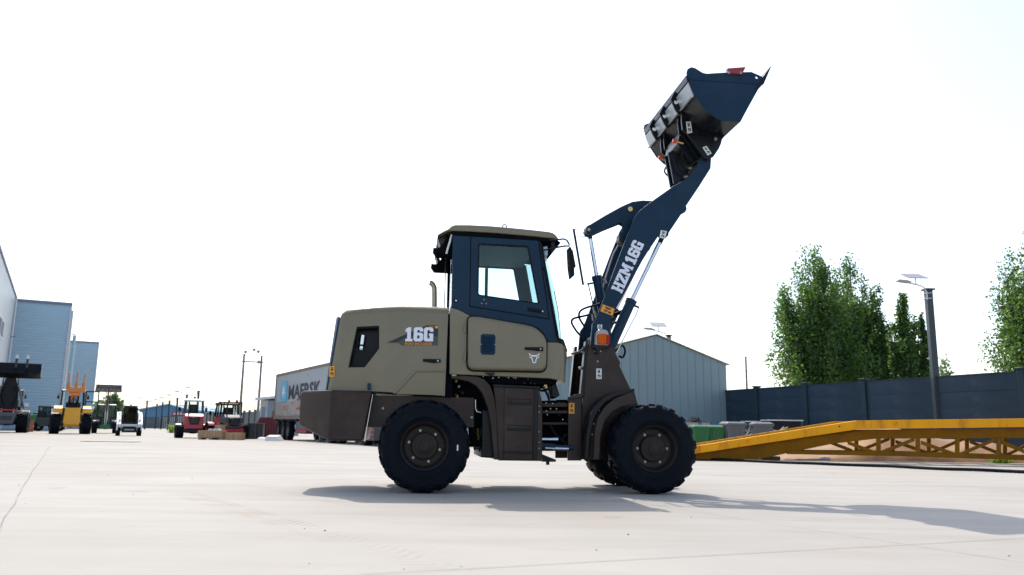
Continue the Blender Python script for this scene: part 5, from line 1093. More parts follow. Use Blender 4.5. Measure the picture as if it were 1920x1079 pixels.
# white skid steer
p = at(241, 808, 50.5); ss = thing('skid_steer', 'white compact skid steer facing us with a black framed cab', 'skid steer', (p.x, 50.5, 0), math.atan2(-50.5, -p.x) + R_(2))
for x in (-.5, .5):
    for s in (-1, 1): bg_wheel(ss, x, s * .66, .36, .27, 'white_paint', side=s)
for s in (-1, 1):
    M().prism([(-1.0, .45), (.75, .42), (.85, .75), (.35, 1.05), (-.2, 1.5), (-1.1, 1.55), (-1.15, .8)], *sorted((s * .52, s * .70))).build('side_body', 'white_paint', ss, bevel=.03)
    M().prism([(-1.1, 1.30), (-1.1, 1.55), (.2, 1.2), (.9, .72), (1.0, .35), (.85, .35), (.72, .65), (.1, 1.02)], *sorted((s * .715, s * .80))).build('lift_arm', 'white_paint', ss, bevel=.02)
    M().box(.5, .56, *sorted((s * .56, s * .66)), .95, 1.05).build('headlamp', 'lamp_glass', ss)
M().box(-1.05, .6, -.515, .515, .3, .75).build('chassis', 'white_paint', ss, bevel=.03)
M().box(-1.1, -.4, -.515, .515, .755, 1.35).build('engine_cover', 'dark_grey', ss, bevel=.03)
M().plate([(-.46, .80), (.46, .80), (.46, 1.75), (.38, 1.88), (-.38, 1.88), (-.46, 1.75)], [[(-.36, .9), (-.36, 1.70), (-.3, 1.78), (.3, 1.78), (.36, 1.70), (.36, .9)]], .36, .44, 'x').build('cab_frame', 'black_paint', ss, bevel=.01)
M().box(.385, .395, -.37, .37, .88, 1.79).build('windscreen', 'dark_glass', ss)
for s in (-1, 1): M().box(-.38, .355, *sorted((s * .42, s * .46)), .80, 1.82).build('cab_side', 'black_paint', ss)
M().box(-.42, .46, -.47, .47, 1.885, 1.93).build('cab_roof', 'dark_grey', ss, bevel=.02); M().box(-.38, -.3, -.4, .4, .8, 1.8).build('seat_back', 'seat_cloth', ss)
M().box(.62, .74, -.46, .46, .22, .52).box(.60, .78, -.40, .40, .53, .60).build('coupler', 'black_paint', ss, bevel=.02); M().box(.745, .78, -.3, .3, .36, .43).build('coupler_bar', 'bolt_zinc', ss)
M().cyl((-.2, 0, 1.93), (-.2, 0, 2.03), .05).build('beacon', 'lens_red', ss); ss.scale = (.9, .9, .96)
# green telehandler
p = at(82, 808, 74); th = thing('telehandler', 'dark green telehandler with tinted cab parked between black and yellow loaders', 'telehandler', (p.x, 74, 0), R_(10))
for x in (-.75, 1.05):
    for s in (-1, 1): bg_wheel(th, x, s * .75, .42, .34, 'white_paint', side=s)
M().box(-1.0, 1.5, -.55, .55, .45, .95).build('chassis', 'dark_grey', th, bevel=.03); M().prism([(-1.25, .8), (-.55, .8), (-.5, 1.5), (-1.1, 1.42), (-1.25, 1.2)], -.55, .55).build('hood', 'green_paint', th, bevel=.05)
M().box(-.45, .75, -.55, .55, .955, 1.24).build('cab_base', 'dark_grey', th); bg_cab(th, -.42, .7, .52, 1.3, 2.15, 'black_paint', 'dark_grey', 'dark_glass', .2)
M().prism([(.8, .955), (1.5, .955), (1.45, 1.2), (.85, 1.35)], -.5, .5).build('nose', 'dark_grey', th, bevel=.03)
M().bar((-1.2, .42, 1.6), (2.2, .42, 1.0), .22, .2).build('boom', 'green_paint', th, bevel=.02)

# ---- container lorry ---------------------------------------------------------------------------------
pm('container_grey', (0.42, 0.46, 0.48), 0.5, var=0.06, scale=1.5, dirt=(0.26, 0.12, 0.06), dirt_amt=0.75, dscale=1.3, dlo=0.56)
pm('container_rust', (0.42, 0.40, 0.38), 0.6, var=0.1, scale=2, dirt=(0.24, 0.125, 0.06), dirt_amt=0.9, dscale=2.2, dlo=0.44)
pm('container_frame', (0.20, 0.16, 0.12), 0.6, var=0.2, scale=2); pm('logo_blue', (0.10, 0.42, 0.62), 0.5, var=0.06, dirt=(0.5, 0.5, 0.48), dirt_amt=0.3)
pm('letter_black', (0.02, 0.03, 0.05), 0.6, var=0.1); pm('stripe_red', (0.40, 0.04, 0.05), 0.5); pm('maroon', (0.14, 0.02, 0.028), 0.5, var=0.15)
TA_ = at(515, 745, 45); TA_.z = 0; TRZ = math.atan2(FV.y, FV.x)
def tp(px, z=2.3):
    a, b = -3.0, 30.0
    for _ in range(40):
        m = (a + b) / 2; q = TA_ + FV * m
        if proj_x((q.x, q.y, z)) < px: a = m
        else: b = m
    return a
def tzz(px, py): D = 45 + FV.y * tp(px); return zz(px, py, D)
CZ0, CZ1, CL, CWD = 1.10, tzz(517, 702), 12.2, 2.44
ct = thing('freight_container', 'weathered grey corrugated freight container with black lettering on a trailer', 'container', TA_ + Vector((0, 0, 0)), TRZ)
xs = []; ys = []; xx = 0.12
while xx < CL - 0.3:
    for dx, dy in ((0, 0), (.07, 0), (.10, .04), (.17, .04), (.20, 0)): xs.append(xx + dx); ys.append(.03 + dy)
    xx += 0.24
def corr(z0, z1, mat, nm):
    n = len(xs); return M().add([(a, b, z0) for a, b in zip(xs, ys)] + [(a, b, z1) for a, b in zip(xs, ys)], [(i, i + 1, n + i + 1, n + i) for i in range(n - 1)]).build(nm, mat, ct)
zmid = CZ0 + (CZ1 - CZ0) * 0.36
corr(zmid, CZ1 - .12, 'container_grey', 'side_wall'); corr(CZ0 + .15, zmid - .001, 'container_rust', 'side_wall')
M().box(0, CL, 0, .11, CZ1 - .12, CZ1).build('top_rail', 'container_frame', ct); M().box(0, CL, 0, .11, CZ0, CZ0 + .15).build('bottom_rail', 'container_frame', ct)
for x0 in (0, CL - .14): M().box(x0, x0 + .14, -.004, .16, CZ0, CZ1 + .003).build('corner_post', 'container_frame', ct)
M().box(.1, CL - .02, .115, CWD, CZ0 + .05, CZ1 - .03).build('container_body', 'container_grey', ct)
def face(px0, px1, f0, f1, nm, mat, y=-.006):
    return M().box(tp(px0), tp(px1), y, y + .03, CZ0 + (CZ1 - CZ0) * f0, CZ0 + (CZ1 - CZ0) * f1).build(nm, mat, ct)
lg = face(525.5, 537.5, .36, .80, 'logo', 'logo_blue')
cx, cz = (tp(525.5) + tp(537.5)) / 2, CZ0 + (CZ1 - CZ0) * .58; st = []
for k in range(14): a = math.pi / 2 + k * math.pi / 7; q = (.42 if k % 2 == 0 else .17); st.append((cx + q * math.cos(a), cz + q * math.sin(a) * 1.0))
M().prism(st, -.014, -.008).build('star', 'white_paint', lg)
v, f = font_text('MAERSK', .025); x0, x1 = tp(540), tp(599.5); za, zb = CZ0 + (CZ1 - CZ0) * .40, CZ0 + (CZ1 - CZ0) * .70
M().add([(x0 + (x1 - x0) * a, .012, za + (zb - za) * b) for a, b in v], f).build('lettering', 'letter_black', ct)
for q in (.365, .185): face(556, 606, q, q + .035, 'stripe', 'stripe_red', .004)
tl_ = thing('flatbed_trailer', 'dark flatbed trailer with twin wheels carrying the grey container', 'trailer', TA_, TRZ)
M().box(.1, CL + .3, .35, .55, .80, CZ0 - .01).box(.1, CL + .3, CWD - .55, CWD - .35, .80, CZ0 - .01).build('frame_rail', 'dark_grey', tl_)
for k in range(9): M().box(.3 + k * 1.45, .42 + k * 1.45, 0.02, CWD - .02, .97, CZ0 - .012).build('cross_member', 'dark_grey', tl_)
for px in (523, 532, 541.5):
    for s, yy in ((-1, .17), (1, CWD - .17)): bg_wheel(tl_, tp(px), yy, .49, .30, 'slate', 18, s)
    M().cyl((tp(px), .2, .49), (tp(px), CWD - .2, .49), .07).build('axle', 'dark_grey', tl_)
M().box(tp(556), tp(572), .05, .5, .35, .95).build('side_guard', 'slate', tl_, bevel=.02); M().box(tp(560), tp(578), -.01, .02, .42, .55).build('guard_plate', 'stripe_red', tl_)
for yy in (.3, CWD - .3): M().box(tp(594), tp(594) + .15, yy - .08, yy + .08, .1, .95).box(tp(594) - .1, tp(594) + .25, yy - .15, yy + .15, .0, .1).build('landing_leg', 'slate', tl_)
tk = thing('tractor_truck', 'red striped tractor truck coupled to the container trailer behind the loader', 'truck', TA_ + FV * 12.7, TRZ)
for x in (-1.9, -.7, 2.6):
    for s, yy in ((-1, .2), (1, CWD - .2)): bg_wheel(tk, x, yy, .49, .32, 'slate', 18, s)
M().box(-2.6, 3.6, .5, CWD - .5, .6, .9).build('chassis', 'dark_grey', tk); M().box(1.9, 3.9, .02, CWD - .02, .95, 2.9).build('cab_body', 'white_paint', tk, bevel=.08)
M().box(2.4, 3.5, -.0, .03, 1.9, 2.6).build('side_window', 'dark_glass', tk); M().box(3.88, 3.93, .2, CWD - .2, 1.8, 2.7).build('windscreen', 'dark_glass', tk)
sk = M().box(.1, 1.85, .05, .3, .25, .95).build('side_skirt', 'dark_grey', tk, bevel=.02); sk2 = M().box(2.2, 3.9, .0, .3, .20, .93).build('side_skirt', 'dark_grey', tk, bevel=.02)
for zq in (.38, .56, .74): M().box(.12, 1.83, .03, .048, zq, zq + .09).build('stripe', 'stripe_red', sk); M().box(2.22, 3.88, -.02, -.002, zq, zq + .09).build('stripe', 'stripe_red', sk2)
# ---- maroon tipping body, drum, wedges -----------------------------------------------------------------
D = 48.0
def bgp(px, py, D): q = at(px, py, D); return (q.x, q.z)
tb = thing('tipper_body', 'dark red ribbed tipper body standing left of the container wheels', 'tipper body', (gx(476, D), D, 0)); X0 = gx(476, D)
q = [bgp(*c, D) for c in ((475, 803), (487, 784), (519, 783), (519, 822), (476, 822))]; M().prism([(a - X0, b) for a, b in q], 0, 2.0).build('shell', 'maroon', tb, bevel=.02)
for px in (486, 491, 496, 501, 506, 511, 516): M().box(gx(px, D) - X0 - .04, gx(px, D) - X0 + .04, -.06, -.003, .05, zz(px, 786 if px > 486 else 790, D)).build('rib', 'maroon', tb)
M().box(gx(486, D) - X0, gx(519, D) - X0, -.08, -.001, zz(500, 786, D), zz(500, 783, D) + .003).build('top_rail', 'maroon', tb)
pm('brick_red', (0.24, 0.12, 0.09), 0.8, var=0.2, scale=8); bs = thing('brick_stack', 'small stack of reddish bricks on top of the maroon tipper body', 'brick stack', (gx(504.5, D), D + .3, zz(505, 783, D) + .004))
wq = (gx(513, D) - gx(504, D)) / 3
for r_ in range(4):
    for c_ in range(3): M().box(c_ * wq + .004 + (.03 if r_ % 2 else 0), (c_ + 1) * wq - .004 + (.03 if r_ % 2 else 0), 0, .22, r_ * .105, r_ * .105 + .098).build('brick', 'brick_red', bs)
D = 44.5
dm = tag(M().lathe([(0.0, 0), (.29, 0), (.30, .02), (.285, .05), (.285, .28), (.30, .30), (.285, .32), (.285, .56), (.30, .58), (.285, .60), (.285, .82), (.30, .85), (.29, .86), (.28, .83), (0, .83)], 28).xform(Matrix.Rotation(R_(90), 4, 'X')).build('oil_drum', 'dark_grey', loc=(gx(471, D), D, 0)), 'dark steel drum standing left of the red tipper body', 'drum')
dm2 = inst(dm, None, (gx(481, D), D + .4, 0)); tag(dm2, 'second dark drum half hidden against the red tipper body', 'drum')
pm('concrete_white', (0.66, 0.65, 0.64), 0.7, var=0.06, scale=3); pm('shade_blue', (0.20, 0.20, 0.38), 0.6)
D = 41.0
def wedge(px0, px1, py, D, dep, label, tp_=0.62):
    w_ = gx(px1, D) - gx(px0, D); z1 = zz(px0, py, D); m = M(); a = w_ * .14
    m.add([(0, 0, 0), (w_, 0, 0), (w_, dep, 0), (0, dep, 0), (a * .2, .12, z1 * .75), (w_ - a * 1.6, .12, z1 * .75), (w_ - a * 1.6, dep - .12, z1), (a * .2, dep - .12, z1)], [(0, 3, 2, 1), (4, 5, 6, 7), (0, 1, 5, 4), (1, 2, 6, 5), (2, 3, 7, 6), (3, 0, 4, 7)])
    o = m.build('concrete_block', 'concrete_white', loc=(gx(px0, D), D, 0), bevel=.01); return tag(o, label, 'concrete block')
wedge(498, 526, 816, 39, .8, 'large sloping white concrete block in front of the trailer wheels'); wedge(483, 499, 820, 42, .5, 'smaller white concrete block left of the larger sloping one')
# ---- cartons -----------------------------------------------------------------------------------------------
pm('cardboard', (0.33, 0.215, 0.115), 0.75, var=0.08, scale=3); pm('pallet_wood', (0.36, 0.27, 0.17), 0.8, var=0.2, scale=5); pm('tape', (0.42, 0.32, 0.20), 0.5); pm('wrap_white', (0.6, 0.62, 0.62), 0.4)
def carton(px0, px1, pyt, D, dep, z0, label, straps=2):
    w_ = gx(px1, D) - gx(px0, D); z1 = zz((px0 + px1) / 2, pyt, D); t = thing('carton', label, 'carton', (gx(px0, D), D, z0), R_(3), 'brown cartons behind the parked machines')
    M().box(0, w_, 0, dep, 0, z1 - z0).build('box_body', 'cardboard', t, bevel=.01)
    for k in range(straps): xq = w_ * (k + 1) / (straps + 1); M().box(xq - .02, xq + .02, -.004, dep + .004, -.001, z1 - z0 + .004).build('strap', 'tape', t)
    M().box(.004, w_ - .004, dep * .46, dep * .54, z1 - z0 + .001, z1 - z0 + .003).build('tape_strip', 'tape', t); return t
D = 40.0
pa = thing('pallet', 'wooden pallet under the long brown carton', 'pallet', (gx(372, D), D, 0), R_(3)); wp = gx(417, D) - gx(372, D)
for k in range(3): M().box(wp * (.02 + .42 * k), wp * (.14 + .42 * k), 0, .8, 0, .09).build('block', 'pallet_wood', pa)
for k in range(4): M().box(0, wp, .02 + k * .21, .16 + k * .21, .092, .115).build('board', 'pallet_wood', pa)
carton(371, 416, 808, D, .8, .118, 'long low brown carton on a pallet behind the red loader'); carton(402, 416, 797, D + .9, .5, .0, 'upright brown carton standing behind the long low one', 1); carton(424, 453, 812, D, .7, .0, 'short brown carton standing alone right of the long one')
wr_ = thing('wrapped_bundle', 'pale wrapped bundle lying on top of the long brown carton', 'bundle', (gx(386, D), D + .2, zz(390, 808, D) + .004)); wd = gx(408, D) - gx(386, D)
M().prism(roundpoly([(0, 0), (wd, 0), (wd * .92, .09), (wd * .1, .09)], .03, 3), 0, .4).build('wrap', 'wrap_white', wr_, bevel=.01); M().box(wd * .4, wd * .44, -.004, .404, .001, .094).build('strap', 'print_black', wr_)
# ---- crates near the black loader ------------------------------------------------------------------------------
pm('crate_red', (0.36, 0.12, 0.07), 0.7, var=0.15, scale=4)
D = 58.0; cr = thing('slatted_crate', 'reddish slatted crate on the ground under the black loader', 'crate', (gx(-6, D), D - 4, 0)); cwid = gx(24, D) - gx(-6, D)
for k in range(4): M().box(0, cwid, -.02, .0, .05 + k * .1, .13 + k * .1).build('slat', 'crate_red', cr)
for k in range(5): M().box(k * cwid / 4.3, k * cwid / 4.3 + .08, .003, .06, 0, .46).build('upright', 'crate_red', cr)
M().box(0.02, cwid - .02, .07, .8, 0.02, .40).build('core', 'crate_red', cr)
D = 66; gp = thing('gas_rack', 'narrow reddish rack of posts beside the black loader wheel', 'rack', (gx(53, D), D, 0))
for k in range(3): M().box(k * .13, k * .13 + .08, 0, .08, 0, .95).build('post', 'crate_red', gp)
M().box(-.02, .40, .09, .12, .85, .93).box(-.02, .40, .09, .12, .1, .18).build('rail', 'crate_red', gp)

# ================================================================== POLES, LAMPS, YARD THINGS
pm('pole_dark', (0.022, 0.036, 0.046), 0.42, var=0.1); pm('lamp_grey', (0.40, 0.38, 0.38), 0.4, var=0.05); pm('panel_cell', (0.26, 0.24, 0.23), 0.35, var=0.08); pm('galv', (0.62, 0.64, 0.66), 0.4, 0.6, var=0.05)
def solar_lamp(loc, H, w_, s, label, rz=0):
    t = thing('solar_lamp_post', label, 'lamp post', loc, rz, 'solar lamp posts along the fence')
    M().box(-w_ / 2, w_ / 2, -w_ / 2, w_ / 2, 0, H).build('pole', 'pole_dark', t, bevel=.008); M().box(-w_ * .8, w_ * .8, -w_ * .8, w_ * .8, H, H + .05).build('pole_cap', 'pole_dark', t)
    M().tube([(-w_ * .55, -w_ * .55, H - .45 * s), (-w_ * .6, -w_ * .6, H - .1 * s), (-.28 * s, -.12, H + .12 * s), (-.55 * s, -.12, H + .22 * s), (-.95 * s, -.12, H + .30 * s)], .032 * s, 8).build('arm', 'galv', t)
    for zq in (H - .40 * s, H - .16 * s): M().box(-w_ * .75, w_ * .6, -w_ * .62, w_ * .52, zq, zq + .025 * s).build('bracket', 'galv', t)
    M().prism([(-1.52 * s, H + .38 * s), (-1.40 * s, H + .45 * s), (-1.05 * s, H + .42 * s), (-.80 * s, H + .34 * s), (-.95 * s, H + .29 * s), (-1.3 * s, H + .33 * s)], -.12 - .13 * s, -.12 + .13 * s).build('lamp_head', 'lamp_grey', t, bevel=.02)
    M().cyl((-.62 * s, -.12, H + .24 * s), (-.62 * s, -.12, H + .52 * s), .025 * s, n=8).build('panel_stub', 'galv', t)
    sp = M().add([(-1.05 * s, -.45 * s, H + .46 * s), (-.18 * s, -.45 * s, H + .46 * s), (-.18 * s, .35 * s, H + .80 * s), (-1.05 * s, .35 * s, H + .80 * s), (-1.05 * s, -.45 * s, H + .495 * s), (-.18 * s, -.45 * s, H + .495 * s), (-.18 * s, .35 * s, H + .835 * s), (-1.05 * s, .35 * s, H + .835 * s)], [(0, 3, 2, 1), (4, 5, 6, 7), (0, 1, 5, 4), (1, 2, 6, 5), (2, 3, 7, 6), (3, 0, 4, 7)]).build('solar_panel', 'panel_cell', t)
    M().bar((-1.05 * s, -.06 * s, H + .60 * s), (-.18 * s, -.06 * s, H + .60 * s), .02 * s, .02 * s).build('panel_rib', 'galv', sp); return t
lp = FA + FD * SP
solar_lamp(lp, zz(1742, 545, lp.y), .19, .70, 'tall dark solar lamp post rising from the plank fence between the trees')
D = 46; solar_lamp((at(1254, 632, D).x, D, 0), zz(1253, 630, D), .22, 1.0, 'solar lamp whose head shows above the grey shed roof')
for i, (px, py, D) in enumerate(((376, 734, 91), (354, 741, 101), (336, 747, 113), (321, 752, 126), (308, 755, 139), (297, 758, 152), (279, 752, 132))):
    solar_lamp((at(px, py, D).x, D - .5, 0), zz(px, py, D), .20, 1.1, ['far solar lamp post nearest the red loader, the tallest of its row', 'second far solar lamp post, left of the tallest in the row', 'third far solar lamp post counting left along the distant fence', 'fourth far solar lamp post counting left along the distant fence', 'fifth far solar lamp post counting left, in front of the blue hall', 'sixth and last far solar lamp post along the distant fence', 'lone far solar lamp post left of the row beside the white skid steer'][i])
# two-legged power pole
pm('pole_concrete', (0.20, 0.20, 0.22), 0.7, var=0.1); pm('insulator', (0.25, 0.26, 0.28), 0.4)
D = 86; pp = thing('power_pole', 'two-legged power pole with crossbar and insulators, left of the container', 'power pole', (at(458, 664, D).x, D, 0))
xa = at(491, 667, D).x - at(458, 664, D).x; z1 = zz(455, 664, D); z2 = zz(490, 667, D)
for x0, z_ in ((0.0, z1), (xa, z2)): M().cyl((x0, 0, 0), (x0, 0, z_), .16, .11, n=12).build('leg', 'pole_concrete', pp)
zc = zz(470, 678.5, D); M().bar((-.2, 0, zc), (xa + .2, 0, zc - .05), .14, .12).build('crossbar', 'pole_concrete', pp)
zq = zz(470, 673, D)
for k, (u, h_) in enumerate(((.1, .3), (.58, .55), (.82, .35))):
    M().cyl((xa * u, -.2, z1 + h_ - .55), (xa * u, -.2, z1 + h_ - .2), .03, n=6).lathe([(0, -.14), (.15, -.1), (.17, 0), (.15, .1), (0, .14)], 12, (xa * u, -.2, z1 + h_ - .1)).build('insulator', 'insulator', pp)
M().bar((-.1, -.2, z1 - .25), (xa + .1, -.2, z2 - .25), .05, .05).build('wire_bar', 'galv', pp); M().bar((-.7, 0, zz(450, 698, D)), (.5, 0, zz(450, 698, D)), .06, .06).build('side_arm', 'pole_concrete', pp)
M().box(xa - .3, xa - .12, -.3, -.1, z2 - .9, z2 - .55).build('fuse_box', 'insulator', pp); M().cyl((xa - .35, -.1, 0), (xa - .35, -.1, z2 - .8), .03, n=6).build('conduit', 'pole_concrete', pp)
pm('rust_pole', (0.16, 0.10, 0.09), 0.7); D = 50; z_ = zz(1399, 670, D)
tag(M().cyl((0, 0, 0), (0, 0, z_ * .6), .075, .065, n=12).cyl((0, 0, z_ * .6), (0, 0, z_), .06, .055, n=12).cyl((0, 0, z_), (0, 0, z_ + .03), .075, n=12).build('steel_pole', 'rust_pole', loc=(at(1399, 690, D).x, D, 0)), 'thin brown steel pole behind the fence between shed and poplars', 'pole')

# ---- wheelie bins --------------------------------------------------------------------------------------------
pm('bin_green', (0.008, 0.135, 0.038), 0.4, var=0.08); pm('bin_grey', (0.11, 0.12, 0.135), 0.45, var=0.08)
def wbin(px, D, mat, label, s=1.0, rz=0):
    t = thing('wheelie_bin', label, 'bin', (gx(px, D), D, 0), rz, 'wheelie bins in front of the shed'); a, b, h_ = .22 * s, .29 * s, .86 * s
    M().loft([[(-a, -a, .05), (a, -a, .05), (a, a, .05), (-a, a, .05)], [(-b, -b, h_), (b, -b, h_), (b, b, h_), (-b, b, h_)]]).build('bin_body', mat, t, bevel=.03, seg=3)
    for k in (-1, 0, 1): M().loft([[(k * .1 * s - .02, -a - .012, .12), (k * .1 * s + .02, -a - .012, .12), (k * .1 * s + .02, -a + .05, .12), (k * .1 * s - .02, -a + .05, .12)], [(k * .13 * s - .02, -b - .01, h_ - .1), (k * .13 * s + .02, -b - .01, h_ - .1), (k * .13 * s + .02, -b + .05, h_ - .1), (k * .13 * s - .02, -b + .05, h_ - .1)]]).build('body_rib', mat, t)
    M().plate([(-b - .03, -b - .03), (b + .03, -b - .03), (b + .03, b + .03), (-b - .03, b + .03)], [[(-b + .02, -b + .02), (-b + .02, b - .02), (b - .02, b - .02), (b - .02, -b + .02)]], h_ - .05, h_ + .012, 'z').build('rim', mat, t, bevel=.01)
    M().loft([[(-b - .02, -b - .04, h_ + .015), (b + .02, -b - .04, h_ + .015), (b + .02, b + .05, h_ + .015), (-b - .02, b + .05, h_ + .015)], [(-b * .8, -b * .8, h_ + .075), (b * .8, -b * .8, h_ + .075), (b * .8, b * .85, h_ + .085), (-b * .8, b * .85, h_ + .085)]]).build('lid', mat, t, bevel=.015)
    M().tube([(-b * .8, b + .04, h_ + .0), (-b * .8, b + .13, h_ + .02), (b * .8, b + .13, h_ + .02), (b * .8, b + .04, h_ + .0)], .016, 8).build('handle', mat, t)
    for q in (-1, 1): M().cyl((q * a * .9, a + .03, .1), (q * (a * .9 + .06), a + .03, .1), .1, n=16).build('wheel', 'black_rubber', t)
wbin(1311, 27.0, 'bin_green', 'green wheelie bin nearest the loader front tyre', .98, R_(4)); wbin(1341, 27.2, 'bin_green', 'green wheelie bin next to the grey bins', .98, R_(-5))
wbin(1374, 27.0, 'bin_grey', 'grey wheelie bin next to the green bins', 1.12, R_(8)); wbin(1428, 27.0, 'bin_grey', 'grey wheelie bin on the right end of the row of bins', 1.12, R_(-6))
# ---- racks and pallets behind the bins -----------------------------------------------------------------------
pm('pallet_pink', (0.42, 0.33, 0.29), 0.8, var=0.15, scale=4); pm('post_blue', (0.02, 0.10, 0.20), 0.5)
D = 29.5; st_ = thing('timber_stack', 'stack of pale timber boards against the shed behind the green bins', 'timber stack', (gx(1286, D), D, 0)); w_ = gx(1334, D) - gx(1286, D)
for r_ in range(9): M().box(random.uniform(0, .02), w_ - random.uniform(0, .03), 0, .6, r_ * .115, r_ * .115 + .105).build('board', 'pallet_pink', st_)
for px in (1312, 1333, 1345): q = gx(px, D) - gx(1286, D); M().box(q - .03, q + .03, -.07, -.01, 0, zz(px, 791, D)).build('upright', 'post_blue', st_)
tr_ = thing('tarpaulin_heap', 'black crumpled heap on top of the timber stack', 'heap', (gx(1294, D), D + .1, 1.04)); rs = random.Random(3); m = M(); nx, ny = 14, 8; ww = gx(1318, D) - gx(1292, D)
m.add([(i * ww / nx + rs.uniform(-.02, .02), j * .4 / ny, max(0, math.sin(math.pi * i / nx) ** .7 * math.sin(math.pi * j / ny) ** .6 * (.16 + .08 * math.sin(i * 2.1)) + rs.uniform(-.03, .03))) for i in range(nx + 1) for j in range(ny + 1)], [(i * (ny + 1) + j, i * (ny + 1) + j + 1, (i + 1) * (ny + 1) + j + 1, (i + 1) * (ny + 1) + j) for i in range(nx) for j in range(ny)])
m.build('tarp', 'black_rubber', tr_, sharp=50)
D = 29.0
def rack(px0, px1, py, D, label, dep=.7, fill=True):
    t = thing('steel_rack', label, 'rack', (gx(px0, D), D, 0)); w_ = gx(px1, D) - gx(px0, D); h_ = zz(px0, py, D)
    for a in (0.03, w_ - .03):
        for b in (0.03, dep - .03): M().box(a - .03, a + .03, b - .03, b + .03, 0, h_ - .045).build('upright', 'dark_grey', t)
    M().box(-.02, w_ + .02, -.02, dep + .02, h_ - .04, h_).build('top_board', 'galv', t)
    for zq in (.12, h_ * .5): M().box(.0, w_, .062, dep - .062, zq, zq + .05).build('shelf', 'dark_grey', t)
    if fill: M().box(.08, w_ - .08, .10, dep - .1, h_ * .5 + .052, h_ - .06).box(.08, w_ - .08, .1, dep - .1, .18, h_ * .5 - .01).build('stored_goods', 'black_paint', t)
    return t
rack(1400, 1431, 789.5, 30, 'small steel rack with a pale top behind the grey bins', fill=False); rack(1441, 1506, 787, 29, 'wide black rack with pale top edge against the plank fence', .8)
pm('scrap', (0.45, 0.45, 0.44), 0.5, 0.4)
D = 27.6; sb = thing('scrap_bundle', 'loose bundle of pale metal bars between the two grey bins', 'scrap bundle', (gx(1402, D), D, 0)); rs = random.Random(8)
for k in range(11): M().bar((rs.uniform(-.15, .1), rs.uniform(0, .4), rs.uniform(.1, .9)), (rs.uniform(.15, .35), rs.uniform(0, .4), rs.uniform(.2, 1.0)), .03, .03).build('bar', 'scrap', sb)
for k in range(2): M().box(-.1, .3, .05 + .3 * k, .1 + .3 * k, 0, .5).build('support', 'dark_grey', sb)
sb2 = thing('scrap_bundle', 'loose bundle of pale bars leaning right of the last grey bin', 'scrap bundle', (gx(1452, D), D, 0))
for k in range(6): M().bar((rs.uniform(-.05, .1), rs.uniform(0, .4), rs.uniform(.5, .8)), (rs.uniform(.25, .5), rs.uniform(0, .4), rs.uniform(.7, .95)), .03, .03).build('bar', 'scrap', sb2)
M().box(0, .4, .1, .3, 0, .6).build('support', 'dark_grey', sb2)

# ---- yellow loading ramp ---------------------------------------------------------------------------------------
pm('ramp_yellow', (0.85, 0.36, 0.003), 0.5, spec=0.2, var=0.08, scale=2, dirt=(0.26, 0.05, 0.012), dirt_amt=0.85, dscale=1.7, dlo=0.52, stretch=(1.6, 1, 0.3))
pm('ramp_shaded_dirty', (0.235, 0.105, 0.006), 0.7, spec=0.1, var=0.15, scale=2, dirt=(0.13, 0.06, 0.02), dirt_amt=0.7, dscale=1.6, dlo=0.5)  # darkened base colour paints the shade below the kerb beam, plus grime
pm('ramp_dark', (0.035, 0.03, 0.025), 0.6)
RD = 19.8; RAMP_R = R_(-6); RA = at(1262, 850, RD); RA.z = 0; RU = Vector((math.cos(RAMP_R), math.sin(RAMP_R), 0)); RN = Vector((-RU.y, RU.x, 0))
ramp = thing('loading_ramp', 'rust-stained yellow steel loading ramp with open truss side', 'loading ramp', RA, RAMP_R)
def rp_(px, py):
    r = ray(px, py); t = (RA - CAMP).dot(RN) / r.dot(RN); q = CAMP + r * t; return ((q - RA).dot(RU), max(q.z, .012))
RW = 1.7
def rside(pts, y0, y1, nm, mat='ramp_yellow', bevel=.006): M().prism([rp_(*p) for p in pts], y0, y1).build(nm, mat, ramp, bevel=bevel)
kx = 1604; XE = 2260
def topy(px): return 843.0 + (789.0 - 843.0) * (px - 1262) / (kx - 1262) if px < kx else 789 - (px - kx) * 4.0 / 316
for y0, y1 in ((0, .06), (RW - .06, RW)):
    rside([(1262, 843), (kx, 789), (XE, topy(XE)), (XE, topy(XE) + 16.5), (kx + 2, 805), (1262, 857)], y0 - (.16 if y0 == 0 else 0), y1, 'kerb_beam')
    rside([(1262, 858), (1430, 833.5), (kx + 25, 806), (XE, 801.5), (XE, 820), (kx + 40, 823), (kx - 45, 833), (1420, 862), (1262, 863)], y0 + .035, y1 - .012, 'main_beam', 'ramp_shaded_dirty')
    rside([(1476, 846), (1700, 848), (1920, 855), (XE, 866), (XE, 876), (1920, 863.5), (1700, 856), (1476, 852)], y0 + .01, y1, 'bottom_chord', 'ramp_shaded_dirty', .004)
    for px in (1648, 1722, 1796, 1874, 1952, 2030, 2120): rside([(px - 4, 822), (px + 4, 822), (px + 4, 849 + (px - 1640) * .025), (px - 4, 849 + (px - 1640) * .025)], y0 + .012, y1 - .004, 'truss_post', 'ramp_shaded_dirty')
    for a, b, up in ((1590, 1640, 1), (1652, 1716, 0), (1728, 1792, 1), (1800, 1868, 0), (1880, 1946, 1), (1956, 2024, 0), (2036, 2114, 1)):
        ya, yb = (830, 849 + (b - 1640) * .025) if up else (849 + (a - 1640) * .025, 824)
        rside([(a, ya - 3.5), (b, yb - 3.5), (b, yb + 3.5), (a, ya + 3.5)], y0 + .015, y1 - .008, 'diagonal', 'ramp_shaded_dirty')
for y0_, y1_ in ((.065, .36), (RW - .36, RW - .065)):
    M().prism([rp_(1268, 852), rp_(kx, 799), rp_(XE, 796), rp_(XE, 800), rp_(kx, 803), rp_(1268, 856)], y0_, y1_).build('wheel_track', 'ramp_dark', ramp)
